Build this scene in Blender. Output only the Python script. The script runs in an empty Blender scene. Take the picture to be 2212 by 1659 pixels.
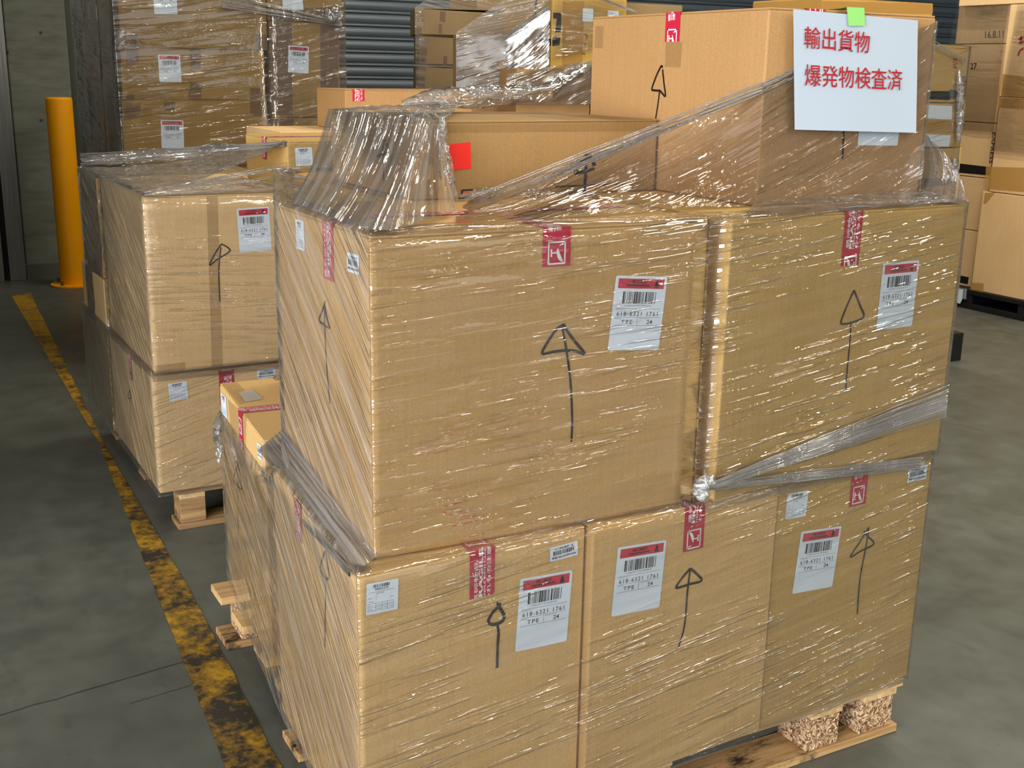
import bpy, bmesh, math, random
from mathutils import Vector, Matrix, noise
random.seed(7)
S = bpy.context.scene
COL = S.collection
PI = math.pi

# ---------------------------------------------------------------- camera
W_, H_, F_ = 2212, 1659, 2520.4
CAM = Vector((-0.6526, -1.6284, 1.4331))
YAW, PITCH, ROLL = -0.5045, -0.2626, 0.0177
fw = Vector((-math.sin(YAW)*math.cos(PITCH), math.cos(YAW)*math.cos(PITCH), math.sin(PITCH)))
r0 = Vector((math.cos(YAW), math.sin(YAW), 0)); u0 = r0.cross(fw)
rt = math.cos(ROLL)*r0 + math.sin(ROLL)*u0
up = -math.sin(ROLL)*r0 + math.cos(ROLL)*u0
cd = bpy.data.cameras.new('camera'); cam = bpy.data.objects.new('camera', cd); COL.objects.link(cam)
cam.matrix_world = Matrix(((rt.x, up.x, -fw.x, CAM.x), (rt.y, up.y, -fw.y, CAM.y), (rt.z, up.z, -fw.z, CAM.z), (0, 0, 0, 1)))
cd.sensor_fit = 'HORIZONTAL'; cd.sensor_width = 36.0; cd.lens = F_/W_*36.0; cd.clip_end = 100
S.camera = cam

# ---------------------------------------------------------------- world, light, exposure
S.view_settings.view_transform = 'Standard'; S.view_settings.look = 'None'
S.view_settings.gamma = 1.0; S.view_settings.use_curve_mapping = False
S.view_settings.exposure = 0.0
S.cycles.transparent_max_bounces = 16
S.cycles.max_bounces = 5; S.cycles.diffuse_bounces = 3; S.cycles.glossy_bounces = 2
S.cycles.caustics_reflective = False; S.cycles.caustics_refractive = False
wd = bpy.data.worlds.new('world'); S.world = wd; wd.use_nodes = True
wd.node_tree.nodes['Background'].inputs[0].default_value = (0.82, 0.9, 1.0, 1)
wd.node_tree.nodes['Background'].inputs[1].default_value = 0.16

def area(name, loc, to, sx, sy, power, col):
    l = bpy.data.lights.new(name, 'AREA'); l.shape = 'RECTANGLE'; l.size = sx; l.size_y = sy
    l.energy = power; l.color = col
    o = bpy.data.objects.new(name, l); COL.objects.link(o); o.location = loc
    o.rotation_euler = (Vector(to) - Vector(loc)).to_track_quat('-Z', 'Y').to_euler()
    return o
# daylight through the open dock doors, left of the camera and behind it
area('dock_door_daylight', (-5.6, -2.3, 1.8), (0.3, 0.4, 1.0), 3.4, 2.8, 620, (0.97, 0.98, 1.0))
area('dock_door_daylight', (-4.8, -5.8, 1.9), (0.3, 0.8, 1.0), 3.0, 3.0, 330, (0.97, 0.98, 1.0))
area('rear_door_daylight', (1.6, -9.5, 2.4), (1.6, 1.0, 0.8), 7.0, 3.6, 70, (0.95, 0.98, 1.0))
# rows of lamps under the roof: tubes over the loads, wider panels towards the open side
for lx, ys, p in ((-1.1, (-7.8, -5.4, -3.0, -0.6), 24), (1.0, (-4.2, -1.8), 14), (1.0, (5.2,), 24), (-0.45, (3.5,), 13), (2.8, (-0.6, 1.8, 4.2), 34), (4.3, (-0.6, 1.2, 2.2, 4.2), 50)):  # lone tubes near bollard and tall load added to brighten them
    for ly in ys: area('roof_fill_lamp', (lx, ly, 4.75), (lx, ly, 0), 0.075, 1.25, p, (1.0, 0.93, 0.76))
for lx, ly in ((2.6, -3.6), (5.0, -3.6), (2.9, -6.2), (5.2, -6.2), (7.4, -6.2), (5.4, -8.8), (7.6, -8.8), (9.8, -8.8), (3.2, -8.8)):
    area('roof_panel_lamp', (lx, ly, 4.75), (lx, ly, 0), 0.15, 1.3, 66, (1.0, 0.93, 0.76))

# ---------------------------------------------------------------- pixels of the photograph to points in the place
def ray(px, py):
    return fw + rt*((px - W_/2)/F_) - up*((py - H_/2)/F_)
def on(px, py, axis, val):
    d = ray(px, py); t = (val - CAM[axis])/d[axis]
    return CAM + d*t
class Plane:
    def __init__(s, p, n):
        s.p = Vector(p); s.n = Vector(n).normalized()
        if (CAM - s.p).dot(s.n) < 0: s.n = -s.n
    def at(s, px, py, off=0.0):
        d = ray(px, py); p = s.p + s.n*off
        return CAM + d*((p - CAM).dot(s.n)/d.dot(s.n))

# ---------------------------------------------------------------- materials
def lin(r, g, b):
    f = lambda c: (c/255/12.92) if c/255 <= 0.04045 else ((c/255 + 0.055)/1.055)**2.4
    return (f(r), f(g), f(b), 1.0)
class M:
    def __init__(s, name):
        s.m = bpy.data.materials.new(name); s.m.use_nodes = True
        s.t = s.m.node_tree; s.n = s.t.nodes; s.b = s.n['Principled BSDF']; s.out = s.n['Material Output']
    def node(s, typ, **kw):
        n = s.n.new(typ)
        for k, v in kw.items():
            if k in n.inputs: n.inputs[k].default_value = v
            else: setattr(n, k, v)
        return n
    def link(s, a, b): s.t.links.new(a, b)
    def coords(s, kind='Object', scale=(1, 1, 1), rot=(0, 0, 0)):
        tc = s.node('ShaderNodeTexCoord'); mp = s.node('ShaderNodeMapping')
        mp.inputs['Scale'].default_value = scale; mp.inputs['Rotation'].default_value = rot
        s.link(tc.outputs[kind], mp.inputs['Vector']); return mp.outputs[0]
    def noise(s, vec, scale, detail=3, rough=0.55):
        n = s.node('ShaderNodeTexNoise'); n.inputs['Scale'].default_value = scale
        n.inputs['Detail'].default_value = detail; n.inputs['Roughness'].default_value = rough
        s.link(vec, n.inputs['Vector']); return n.outputs[0]
    def ramp(s, fac, stops):
        r = s.node('ShaderNodeValToRGB'); e = r.color_ramp.elements
        while len(e) < len(stops): e.new(0.5)
        for i, (p, c) in enumerate(stops):
            e[i].position = p; e[i].color = c if len(c) == 4 else (*c, 1)
        s.link(fac, r.inputs[0]); return r.outputs[0]
    def mix(s, fac, a, b, mode='MIX'):
        n = s.node('ShaderNodeMix', data_type='RGBA', blend_type=mode)
        for v, i in ((fac, 0), (a, 6), (b, 7)):
            if hasattr(v, 'is_output'): s.link(v, n.inputs[i])
            else: n.inputs[i].default_value = v
        return n.outputs[2]
    def math(s, op, a, b=0.5):
        n = s.node('ShaderNodeMath', operation=op)
        for v, i in ((a, 0), (b, 1)):
            if hasattr(v, 'is_output'): s.link(v, n.inputs[i])
            else: n.inputs[i].default_value = v
        return n.outputs[0]
    def bump(s, h, strength=0.3, dist=0.01):
        n = s.node('ShaderNodeBump', Strength=strength, Distance=dist); s.link(h, n.inputs['Height'])
        s.link(n.outputs[0], s.b.inputs['Normal']); return n.outputs[0]
    def color(s, c):
        if hasattr(c, 'is_output'): s.link(c, s.b.inputs['Base Color'])
        else: s.b.inputs['Base Color'].default_value = c
        return s
    def set(s, rough=0.6, metal=0.0, spec=0.5):
        s.b.inputs['Roughness'].default_value = rough; s.b.inputs['Metallic'].default_value = metal
        s.b.inputs['Specular IOR Level'].default_value = spec; return s

def plain(name, rgb, rough=0.6, metal=0.0, spec=0.4):
    return M(name).color(lin(*rgb)).set(rough, metal, spec).m
def kraft(name, base, dark, spec=0.25):
    m = M(name)
    v = m.coords('Object')
    n1 = m.noise(v, 3.0, 2); n2 = m.noise(v, 260, 2)
    st = m.noise(m.coords('Object', (150, 150, 6)), 1.0, 2)
    c = m.ramp(n1, [(0.3, lin(*dark)), (0.7, lin(*base))])
    c = m.mix(0.22, c, m.ramp(n2, [(0.3, lin(*[x*0.72 for x in base])), (0.7, lin(*[min(255, x*1.1) for x in base]))]))
    c = m.mix(0.10, c, m.ramp(st, [(0.35, lin(*[x*0.7 for x in base])), (0.65, lin(*base))]))
    m.color(c).set(0.62, 0, spec); m.bump(n2, 0.10, 0.002)
    return m.m
KRAFT = kraft('kraft_cardboard', (204, 164, 104), (193, 152, 93))
KRAFT_LIGHT = kraft('light_cardboard', (222, 182, 120), (211, 171, 110))
KRAFT_SECOND = kraft('fresh_cardboard', (238, 200, 146), (228, 189, 134))
KRAFT_LONG = kraft('grey_brown_cardboard', (166, 131, 84), (155, 120, 74))
KRAFT_OLIVE = kraft('brown_cardboard', (206, 168, 100), (194, 156, 90))
KRAFT_PINK = kraft('pale_cardboard', (184, 143, 94), (174, 133, 85))
KRAFT_FAR = kraft('far_right_cardboard', (232, 196, 146), (222, 185, 134))
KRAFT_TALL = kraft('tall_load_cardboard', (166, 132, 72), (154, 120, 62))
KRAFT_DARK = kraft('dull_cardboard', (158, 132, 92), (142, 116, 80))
WHITE = plain('white_label_paper', (230, 242, 255), 0.35)
WHITE2 = plain('white_print', (240, 232, 234), 0.4)
BLACK = plain('black_ink', (26, 24, 24), 0.5)
GREYINK = plain('grey_ink', (96, 100, 108), 0.5)
REDH = plain('label_red', (204, 56, 76), 0.4)
REDTXT = plain('notice_red', (168, 30, 38), 0.5)
REDTAPE = plain('red_tape', (190, 36, 62), 0.28)
REDSTK = plain('red_sticker', (238, 44, 32), 0.4)
GREENT = plain('green_tape', (146, 214, 116), 0.4)
MARKER = plain('black_marker', (22, 18, 17), 0.5)
NOTICE = plain('notice_paper', (180, 192, 206), 0.5, 0, 0.25)
STEELM = M('brushed_steel')
STEELM.color(STEELM.ramp(STEELM.noise(STEELM.coords('Object', (50, 50, 1.2)), 2.0), [(0.3, lin(120, 120, 116)), (0.7, lin(150, 150, 146))])).set(0.38, 0.85)
STEEL = STEELM.m
DARKGAP = plain('gap_shade', (24, 24, 23), 0.7)  # fills the gap in the steel frame, its shade put into the colour
BLACKPL = plain('black_plastic', (24, 25, 27), 0.45)
BLUEPL = plain('blue_plastic', (26, 50, 104), 0.5)
CREAMP = plain('cream_panel', (200, 205, 195), 0.5)
def tape_mat(name, rgb, alpha):
    m = M(name); m.color(lin(*rgb)).set(0.25, 0, 0.5); m.b.inputs['Alpha'].default_value = alpha
    n = m.noise(m.coords('Object', (30, 30, 30)), 1.5, 2); m.bump(n, 0.25, 0.004)
    return m.m
BROWNTAPE = tape_mat('brown_packing_tape', (128, 100, 76), 0.72)
YELTAPE = tape_mat('amber_packing_tape', (196, 150, 78), 0.62)
KRAFTTAPE = tape_mat('clear_packing_tape', (150, 118, 74), 0.26)
WHITETAPE = tape_mat('whitish_film_tape', (196, 190, 182), 0.75)
def wood_mat(name, a, b, sc):
    m = M(name); n = m.noise(m.coords('Object', sc), 1.0, 4)
    m.color(m.ramp(n, [(0.3, lin(*a)), (0.7, lin(*b))])).set(0.7, 0, 0.2); m.bump(n, 0.2, 0.003); return m.m
WOOD_X = wood_mat('pine_board_along', (176, 138, 92), (214, 182, 132), (4, 60, 60))
WOOD_Y = wood_mat('pine_board_across', (176, 140, 96), (218, 188, 140), (60, 4, 60))
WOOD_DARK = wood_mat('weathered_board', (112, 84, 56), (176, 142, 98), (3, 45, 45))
def stain_wood():
    m = M('stained_board'); n = m.noise(m.coords('Object', (4, 60, 60)), 1.0, 4); g = m.noise(m.coords('Object', (6, 14, 10)), 1.2, 5, 0.65)
    c = m.ramp(n, [(0.3, lin(140, 106, 66)), (0.7, lin(192, 156, 108))])
    c = m.mix(m.ramp(g, [(0.52, (0, 0, 0)), (0.64, (1, 1, 1))]), c, lin(44, 36, 28)); m.color(c).set(0.75, 0, 0.2); m.bump(n, 0.2, 0.003); return m.m
WOOD_STAIN = stain_wood()
def chip_mat():
    m = M('chipboard'); v = m.coords('Object', (1, 1, 1))
    vo = m.node('ShaderNodeTexVoronoi'); vo.inputs['Scale'].default_value = 190
    dn = m.noise(v, 40, 3)
    mp = m.node('ShaderNodeVectorMath', operation='ADD'); m.link(v, mp.inputs[0])
    sc = m.node('ShaderNodeVectorMath', operation='SCALE'); sc.inputs['Scale'].default_value = 0.04
    nz = m.node('ShaderNodeTexNoise'); nz.inputs['Scale'].default_value = 40; m.link(v, nz.inputs['Vector'])
    m.link(nz.outputs[1], sc.inputs[0]); m.link(sc.outputs[0], mp.inputs[1]); m.link(mp.outputs[0], vo.inputs['Vector'])
    c = m.ramp(vo.outputs['Color'], [(0.2, lin(96, 66, 44)), (0.5, lin(168, 132, 98)), (0.85, lin(222, 194, 158))])
    m.color(c).set(0.8, 0, 0.2); m.bump(vo.outputs['Distance'], 0.5, 0.006); return m.m
CHIP = chip_mat()

def film_mat(name, rate=92.0, streak=0.75, haze=0.03, hazecol=(0.82, 0.79, 0.77, 1), gloss=1.0, rough=0.04, long=4.5):
    m = M(name); m.n.remove(m.b)
    tc = m.node('ShaderNodeUVMap')
    def nz(su, sv, detail, off):
        mp = m.node('ShaderNodeMapping'); mp.inputs['Scale'].default_value = (su, sv, 1); mp.inputs['Location'].default_value = (off, off*1.7, 0)
        m.link(tc.outputs[0], mp.inputs[0]); return m.noise(mp.outputs[0], 1.0, detail)
    fine = nz(long, rate, 2, 0.0); broad = nz(long*0.5, rate*0.16, 2, 5.0); crum = nz(14, 22, 3, 11.0)
    patch = nz(2.2, 4.5, 2, 21.0)
    pf = m.node('ShaderNodeMapRange'); m.link(patch, pf.inputs[0])
    pf.inputs[1].default_value = 0.42; pf.inputs[2].default_value = 0.60; pf.inputs[3].default_value = 0.05; pf.inputs[4].default_value = 1.0
    rg = m.node('ShaderNodeMapRange', interpolation_type='SMOOTHSTEP'); m.link(fine, rg.inputs[0])
    rg.inputs[1].default_value = 0.50; rg.inputs[2].default_value = 0.66
    h = m.math('MULTIPLY', rg.outputs[0], pf.outputs[0])
    h = m.math('ADD', h, m.math('MULTIPLY', broad, 1.1))
    h = m.math('ADD', h, m.math('MULTIPLY', crum, 0.22))
    bp = m.node('ShaderNodeBump', Strength=streak, Distance=0.010); m.link(h, bp.inputs['Height'])
    fr = m.node('ShaderNodeFresnel'); fr.inputs[0].default_value = 1.48; m.link(bp.outputs[0], fr.inputs['Normal'])
    fac = m.math('MINIMUM', m.math('MULTIPLY', fr.outputs[0], 2.8*gloss), 0.65)
    gl = m.node('ShaderNodeBsdfGlossy'); gl.inputs['Roughness'].default_value = rough; m.link(bp.outputs[0], gl.inputs['Normal'])
    tr = m.node('ShaderNodeBsdfTransparent'); tr.inputs[0].default_value = (0.965, 0.965, 0.965, 1)
    df = m.node('ShaderNodeBsdfDiffuse'); df.inputs[0].default_value = hazecol
    tl = m.node('ShaderNodeBsdfTranslucent'); tl.inputs[0].default_value = hazecol
    dm = m.node('ShaderNodeMixShader'); dm.inputs[0].default_value = 0.35; m.link(df.outputs[0], dm.inputs[1]); m.link(tl.outputs[0], dm.inputs[2])
    hz = m.node('ShaderNodeMapRange'); m.link(nz(long, rate*0.55, 2, 31.0), hz.inputs[0])
    hz.inputs[1].default_value = 0.42; hz.inputs[2].default_value = 0.68; hz.inputs[3].default_value = haze*0.45; hz.inputs[4].default_value = haze*1.9
    m1 = m.node('ShaderNodeMixShader'); m.link(hz.outputs[0], m1.inputs[0]); m.link(tr.outputs[0], m1.inputs[1]); m.link(dm.outputs[0], m1.inputs[2])
    m2 = m.node('ShaderNodeMixShader'); m.link(fac, m2.inputs[0]); m.link(m1.outputs[0], m2.inputs[1]); m.link(gl.outputs[0], m2.inputs[2])
    m.link(m2.outputs[0], m.out.inputs[0]); return m.m
FILM = film_mat('stretch_film')
FILM_SIDE = film_mat('stretch_film_lit_haze', 70, 0.5, 0.19, hazecol=(0.92, 0.84, 0.77, 1), gloss=0.7)  # pale warm haze lightens the left sides in place of stronger daylight
FILM_DULL = film_mat('stretch_film_dull', 70, 0.5, 0.07, gloss=0.8)
FILM_TENT = film_mat('stretch_film_tented', 80, 0.6, 0.28, hazecol=(0.66, 0.64, 0.63, 1), gloss=0.8, long=1.3)
FILM_CRUMPLE = film_mat('stretch_film_crumpled', 55, 0.9, 0.20, gloss=1.8, rough=0.06, long=22)
FILM_ROPE = film_mat('stretch_film_gathered', 120, 0.9, 0.34, hazecol=(0.88, 0.84, 0.80, 1), gloss=1.2)
FILM_KNOT = film_mat('stretch_film_knotted', 60, 0.9, 0.5, hazecol=(0.92, 0.94, 0.97, 1), gloss=1.4, long=40)

# ---------------------------------------------------------------- mesh building
class MB:
    def __init__(s): s.v = []; s.f = []; s.mi = []; s.mats = []; s.uv = {}
    def mat(s, m):
        if m not in s.mats: s.mats.append(m)
        return s.mats.index(m)
    def face(s, pts, m, uvs=None):
        k = len(s.v); s.v += [Vector(p) for p in pts]
        s.f.append(list(range(k, k+len(pts)))); s.mi.append(s.mat(m))
        if uvs: s.uv[len(s.f)-1] = uvs
    def grid(s, rows, m, uvs=None):
        k = len(s.v); n = len(rows[0]); mi = s.mat(m)
        for r in rows: s.v += [Vector(p) for p in r]
        for j in range(len(rows)-1):
            for i in range(n-1):
                s.f.append([k+j*n+i, k+j*n+i+1, k+(j+1)*n+i+1, k+(j+1)*n+i]); s.mi.append(mi)
                if uvs: s.uv[len(s.f)-1] = [uvs[j][i], uvs[j][i+1], uvs[j+1][i+1], uvs[j+1][i]]
    def hexa(s, c, m):
        k = len(s.v); s.v += [Vector(p) for p in c]; mi = s.mat(m)
        for q in ((0, 3, 2, 1), (4, 5, 6, 7), (0, 1, 5, 4), (1, 2, 6, 5), (2, 3, 7, 6), (3, 0, 4, 7)):
            s.f.append([k+i for i in q]); s.mi.append(mi)
    def box(s, a, b, m):
        (x0, y0, z0), (x1, y1, z1) = a, b
        s.hexa(((x0, y0, z0), (x1, y0, z0), (x1, y1, z0), (x0, y1, z0), (x0, y0, z1), (x1, y0, z1), (x1, y1, z1), (x0, y1, z1)), m)
    def tube(s, pts, rad, m, n=6, cap=True):
        pts = [Vector(p) for p in pts]; rings = []
        for i, p in enumerate(pts):
            d = (pts[min(i+1, len(pts)-1)] - pts[max(i-1, 0)]).normalized()
            a = d.cross(Vector((0, 0, 1)))
            if a.length < 1e-3: a = d.cross(Vector((1, 0, 0)))
            a.normalize(); b = d.cross(a); r = rad[i] if hasattr(rad, '__len__') else rad
            rings.append([p + a*(r*math.cos(2*PI*k/n)) + b*(r*math.sin(2*PI*k/n)) for k in range(n+1)])
        L = [0]
        for i in range(1, len(pts)): L.append(L[-1] + (pts[i]-pts[i-1]).length)
        s.grid(rings, m, [[(L[j], k/n*0.06) for k in range(n+1)] for j in range(len(rings))])
        if cap:
            s.face(rings[0][:n], m); s.face(list(reversed(rings[-1][:n])), m)
    def build(s, name, parent=None, loc=None, smooth=False, bevel=0.0, seg=2):
        me = bpy.data.meshes.new(name)
        o0 = Vector(loc) if loc is not None else (parent_world(parent) if parent else Vector((0, 0, 0)))
        me.from_pydata([tuple(v - o0) for v in s.v], [], s.f)
        for m in s.mats: me.materials.append(m)
        me.polygons.foreach_set('material_index', s.mi)
        if s.uv:
            ul = me.uv_layers.new(name='UVMap')
            for fi, uvs in s.uv.items():
                for li, uv in zip(me.polygons[fi].loop_indices, uvs): ul.data[li].uv = uv
        if smooth: me.polygons.foreach_set('use_smooth', [True]*len(me.polygons))
        me.update()
        if bevel:
            bm = bmesh.new(); bm.from_mesh(me)
            bmesh.ops.remove_doubles(bm, verts=bm.verts, dist=1e-6)
            bmesh.ops.bevel(bm, geom=list(bm.edges), offset=bevel, segments=seg, affect='EDGES', profile=0.5)
            bm.to_mesh(me); bm.free()
        o = bpy.data.objects.new(name, me); COL.objects.link(o)
        if parent:
            o.parent = parent
        else: o.location = o0
        return o
WORLD = {}
def parent_world(p):
    v = Vector((0, 0, 0))
    while p: v += p.location; p = p.parent
    return v
def tag(o, label=None, cat=None, group=None, kind=None):
    if label: o['label'] = label
    if cat: o['category'] = cat
    if group: o['group'] = group
    if kind: o['kind'] = kind
    return o

# ---------------------------------------------------------------- flat printed matter (2-D), mm
_tx = {}
def glyphs(txt, bold=0.0, space=1.0):
    k = (txt, bold, space)
    if k in _tx: return _tx[k]
    c = bpy.data.curves.new('writing', 'FONT'); c.body = txt; c.size = 1; c.resolution_u = 2; c.offset = bold; c.space_character = space
    o = bpy.data.objects.new('writing', c); COL.objects.link(o)
    m = o.evaluated_get(bpy.context.evaluated_depsgraph_get()).to_mesh()
    vs = [(v.co.x, v.co.y) for v in m.vertices]; fs = [list(p.vertices) for p in m.polygons]
    x0 = min(v[0] for v in vs); x1 = max(v[0] for v in vs); y0 = min(v[1] for v in vs); y1 = max(v[1] for v in vs)
    vs = [((x-x0)/(x1-x0), (y-y0)/(y1-y0)) for x, y in vs]
    o.evaluated_get(bpy.context.evaluated_depsgraph_get()).to_mesh_clear()
    bpy.data.objects.remove(o); bpy.data.curves.remove(c)
    _tx[k] = (vs, fs); return _tx[k]
class Print:
    """flat print: polygons in x right, y up, layer"""
    def __init__(s): s.p = []
    def poly(s, pts, m, layer=1): s.p.append(([tuple(p) for p in pts], m, layer))
    def rect(s, x0, y0, x1, y1, m, layer=1): s.poly(((x0, y0), (x1, y0), (x1, y1), (x0, y1)), m, layer)
    def text(s, txt, x, y, w, h, m, layer=2, bold=0.0, rot=False, space=1.0):
        vs, fs = glyphs(txt, bold, space)
        for f in fs:
            if rot: s.poly([(x - vs[i][1]*w, y + vs[i][0]*h) for i in f], m, layer)
            else: s.poly([(x + vs[i][0]*w, y + vs[i][1]*h) for i in f], m, layer)
    def rrect(s, x0, y0, x1, y1, r, m, layer=0):
        pts = []
        for cx, cy, a in ((x1-r, y0+r, -90), (x1-r, y1-r, 0), (x0+r, y1-r, 90), (x0+r, y0+r, 180)):
            for k in range(5):
                t = math.radians(a + k*22.5); pts.append((cx + r*math.cos(t), cy + r*math.sin(t)))
        s.poly(pts, m, layer)
    def bars(s, x0, x1, y0, y1, seed, n=44):
        rg = random.Random(seed); x = x0; ws = [rg.choice((1, 1, 1, 2, 3)) for _ in range(n)]; u = (x1-x0)/sum(ws)
        for i, w in enumerate(ws):
            if i % 2 == 0: s.rect(x, y0, x + w*u, y1, BLACK, 2)
            x += w*u
    def mesh(s, name, scale=1.0):
        mb = MB()
        for pts, m, l in s.p: mb.face([(x*scale, y*scale, 0.00025*l) for x, y in pts], m)
        me = bpy.data.meshes.new(name); me.from_pydata([tuple(v) for v in mb.v], [], mb.f)
        for m in mb.mats: me.materials.append(m)
        me.polygons.foreach_set('material_index', mb.mi); me.update(); return me

def cargo_label(num, pieces, seed):
    q = Print(); q.rrect(0, 0, 100, 144, 4, WHITE, 0)
    q.rect(6, 120, 95, 139, REDH, 1)
    q.text('AIR CARGO', 30, 130, 30, 6.5, BLACK, 2, 0.03)
    q.rect(22, 125.5, 66, 127.6, BLACK, 2); q.rect(24, 123.2, 72, 124.0, BLACK, 2)
    q.poly(((78, 124), (84, 124), (86, 126.5), (83, 128), (84, 132), (81, 137), (77, 133), (78.5, 129.5), (75.5, 127)), BLACK, 2)
    q.poly(((74, 122), (84, 121.6), (87, 123), (76, 123.6)), BLACK, 2)
    q.bars(17, 82, 91, 114, seed); q.text('61863211761000024', 22, 86, 52, 2.4, GREYINK, 2)
    q.rect(6, 81, 94, 81.6, GREYINK, 1); q.text('Air Waybill No.', 7, 78, 18, 1.9, GREYINK, 2)
    q.text(num, 9, 67, 80, 8.6, BLACK, 2, 0.004, False, 1.3); q.rect(6, 64.3, 94, 64.9, GREYINK, 1)
    q.text('Destination', 6, 61.4, 13, 1.9, GREYINK, 2); q.text('Total No. of Pieces', 53, 61.4, 22, 1.9, GREYINK, 2)
    q.text('TPE', 19, 51.5, 22, 8, BLACK, 2, 0.004, False, 1.25); q.text(pieces, 69, 51.5, 11, 8, BLACK, 2, 0.004)
    q.rect(50, 48.5, 50.5, 64, GREYINK, 1); q.rect(6, 48, 94, 48.6, GREYINK, 1)
    return q.mesh('cargo_label', 0.001)
def invoice_label(num, seed):
    q = Print(); q.rrect(0, 0, 62, 68, 3, WHITE, 0)
    q.bars(12, 46, 57, 64, seed, 30); q.text(num, 16, 51, 26, 4.8, BLACK, 2, 0.02)
    q.rect(3, 47.5, 54, 48.1, GREYINK); q.text('INVOICE', 20, 43, 14, 2.8, GREYINK, 2)
    q.rect(19, 26, 19.3, 44, GREYINK); q.text('DATE', 4, 34, 6, 1.9, GREYINK, 2); q.text('PAGE', 46, 31, 6, 1.9, GREYINK, 2); q.text('ORDER NO', 4, 26.5, 10, 1.9, GREYINK, 2)
    for y in (6, 14.5, 23): q.rect(3, y, 53, y+0.5, BLACK)
    for x in (3, 18, 30, 41, 52.6): q.rect(x, 6, x+0.5, 23, BLACK)
    for x, t in ((5, 'QTY'), (20, 'CTN 1'), (32, 'CTN 2'), (43, 'CTN 3')): q.text(t, x, 17, 8, 2.6, GREYINK, 2)
    for x, t in ((5, 'TOTAL'), (21, '16'), (33, '1,700'), (44, '1,200')): q.text(t, x, 9, 7, 2.8, GREYINK, 2)
    return q.mesh('invoice_label', 0.001)
def shelf_label(num, seed):
    q = Print(); q.rrect(0, 0, 62, 38, 3, WHITE, 0)
    q.text('北二特販書用一般', 10, 28, 42, 5, BLACK, 2, 0.01); q.bars(7, 55, 14.5, 26, seed, 60)
    q.text('単號-' + num, 4, 5, 54, 6, BLACK, 2, 0.02)
    return q.mesh('shelf_label', 0.001)
def blank_label(w, h):
    q = Print(); q.rrect(0, 0, w, h, 3, WHITE, 0); return q.mesh('blank_label', 0.001)
CARGO = cargo_label('618-6321 1761', '24', 5); CARGO_B = cargo_label('618-6321 1202', '91', 9)
INVOICE = invoice_label('0G5U1319', 3); INVOICE_B = invoice_label('0G5U7509', 4); SHELF = shelf_label('901293873484', 6)
DIM = {CARGO: (100, 144), CARGO_B: (100, 144), INVOICE: (62, 68), INVOICE_B: (62, 68), SHELF: (62, 38)}
def stick(name, me, parent, plane, tl, tr, bl, off=0.0012, dim=None):
    """glue a printed sheet on a box side where the photograph shows its corners"""
    a, b, c = plane.at(*tl, off), plane.at(*tr, off), plane.at(*bl, off)
    w, h = dim or DIM[me]
    U = (b-a); ul = U.length; U.normalize(); V = (a-c) - U*(a-c).dot(U); vl = V.length; V.normalize(); N = U.cross(V)
    sx, sy = ul/(w*0.001), vl/(h*0.001); o = bpy.data.objects.new(name, me); COL.objects.link(o)
    org = a - V*vl - parent_world(parent)
    o.parent = parent
    o.matrix_local = Matrix(((U.x*sx, V.x*sy, N.x, org.x), (U.y*sx, V.y*sy, N.y, org.y), (U.z*sx, V.z*sy, N.z, org.z), (0, 0, 0, 1)))
    return o
def stroke(mb, plane, px, w, m, off=0.0011):
    """a marker line drawn on a box side"""
    pts = [plane.at(x, y, off) for x, y in px]; n = plane.n
    fine = []
    for i in range(len(pts)-1):
        p0, p1, p2, p3 = pts[max(i-1, 0)], pts[i], pts[i+1], pts[min(i+2, len(pts)-1)]
        for k in range(4):
            t = k/4
            fine.append(0.5*((2*p1) + (p2-p0)*t + (2*p0-5*p1+4*p2-p3)*t*t + (3*p1-p0-3*p2+p3)*t**3))
    fine.append(pts[-1]); ra, rb = [], []
    for i, p in enumerate(fine):
        d = fine[min(i+1, len(fine)-1)] - fine[max(i-1, 0)]
        d = d.normalized() if d.length > 1e-9 else Vector((1, 0, 0)); s = n.cross(d)*(w/2)
        ra.append(p+s); rb.append(p-s)
    mb.grid([ra, rb], m)
def arrow(parent, plane, strokes, w=0.0042, m=None, name='drawn_arrow'):
    mb = MB()
    for k, s in enumerate(strokes): stroke(mb, plane, s, w*(1 if k == 0 else 0.85), m or MARKER, 0.0011+0.0001*k)
    return mb.build(name, parent)
def patch(parent, plane, quad, m, name='packing_tape', off=0.0007):
    mb = MB(); mb.face([plane.at(*p, off) for p in quad], m); return mb.build(name, parent)

# red "fragile" packing tape: print unit, a along the tape, b across (metres)
def fragile_unit():
    q = Print(); W = WHITE2
    for a0, a1, b0, b1 in ((0, .0028, -.0165, .0165), (.0352, .038, -.0165, .0165), (0, .038, -.0165, -.0138), (0, .038, .0138, .0165)):
        q.rect(b0, a0, b1, a1, W, 2)
    q.poly([(-.0125 + .0125*math.sin(t*PI/12), .019 - .0155*math.cos(t*PI/12)) for t in range(4, 13)], W, 2)
    q.poly([(-.0125 + .0125*math.sin(t*PI/12), .019 - .0155*math.cos(t*PI/12)) for t in range(0, 4)] + [(-.0125, .0062)], W, 2)
    q.rect(-.0005, .0178, .009, .0202, W, 2); q.rect(.0085, .0125, .0115, .0255, W, 2)
    q.text('易碎物品', -.0082, .052, .0078, .078, W, 2, 0.01, True)
    q.text('FRAGILE', .0006, .051, .0078, .098, W, 2, 0.03, True)
    q.text('HANDLE WITH CARE', .0062, .051, .0038, .098, W, 2, 0.015, True)
    q.text('われもの注意', .0162, .051, .0082, .100, W, 2, 0.012, True)
    return q.p
FR = fragile_unit(); FRLEN = 0.166
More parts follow.
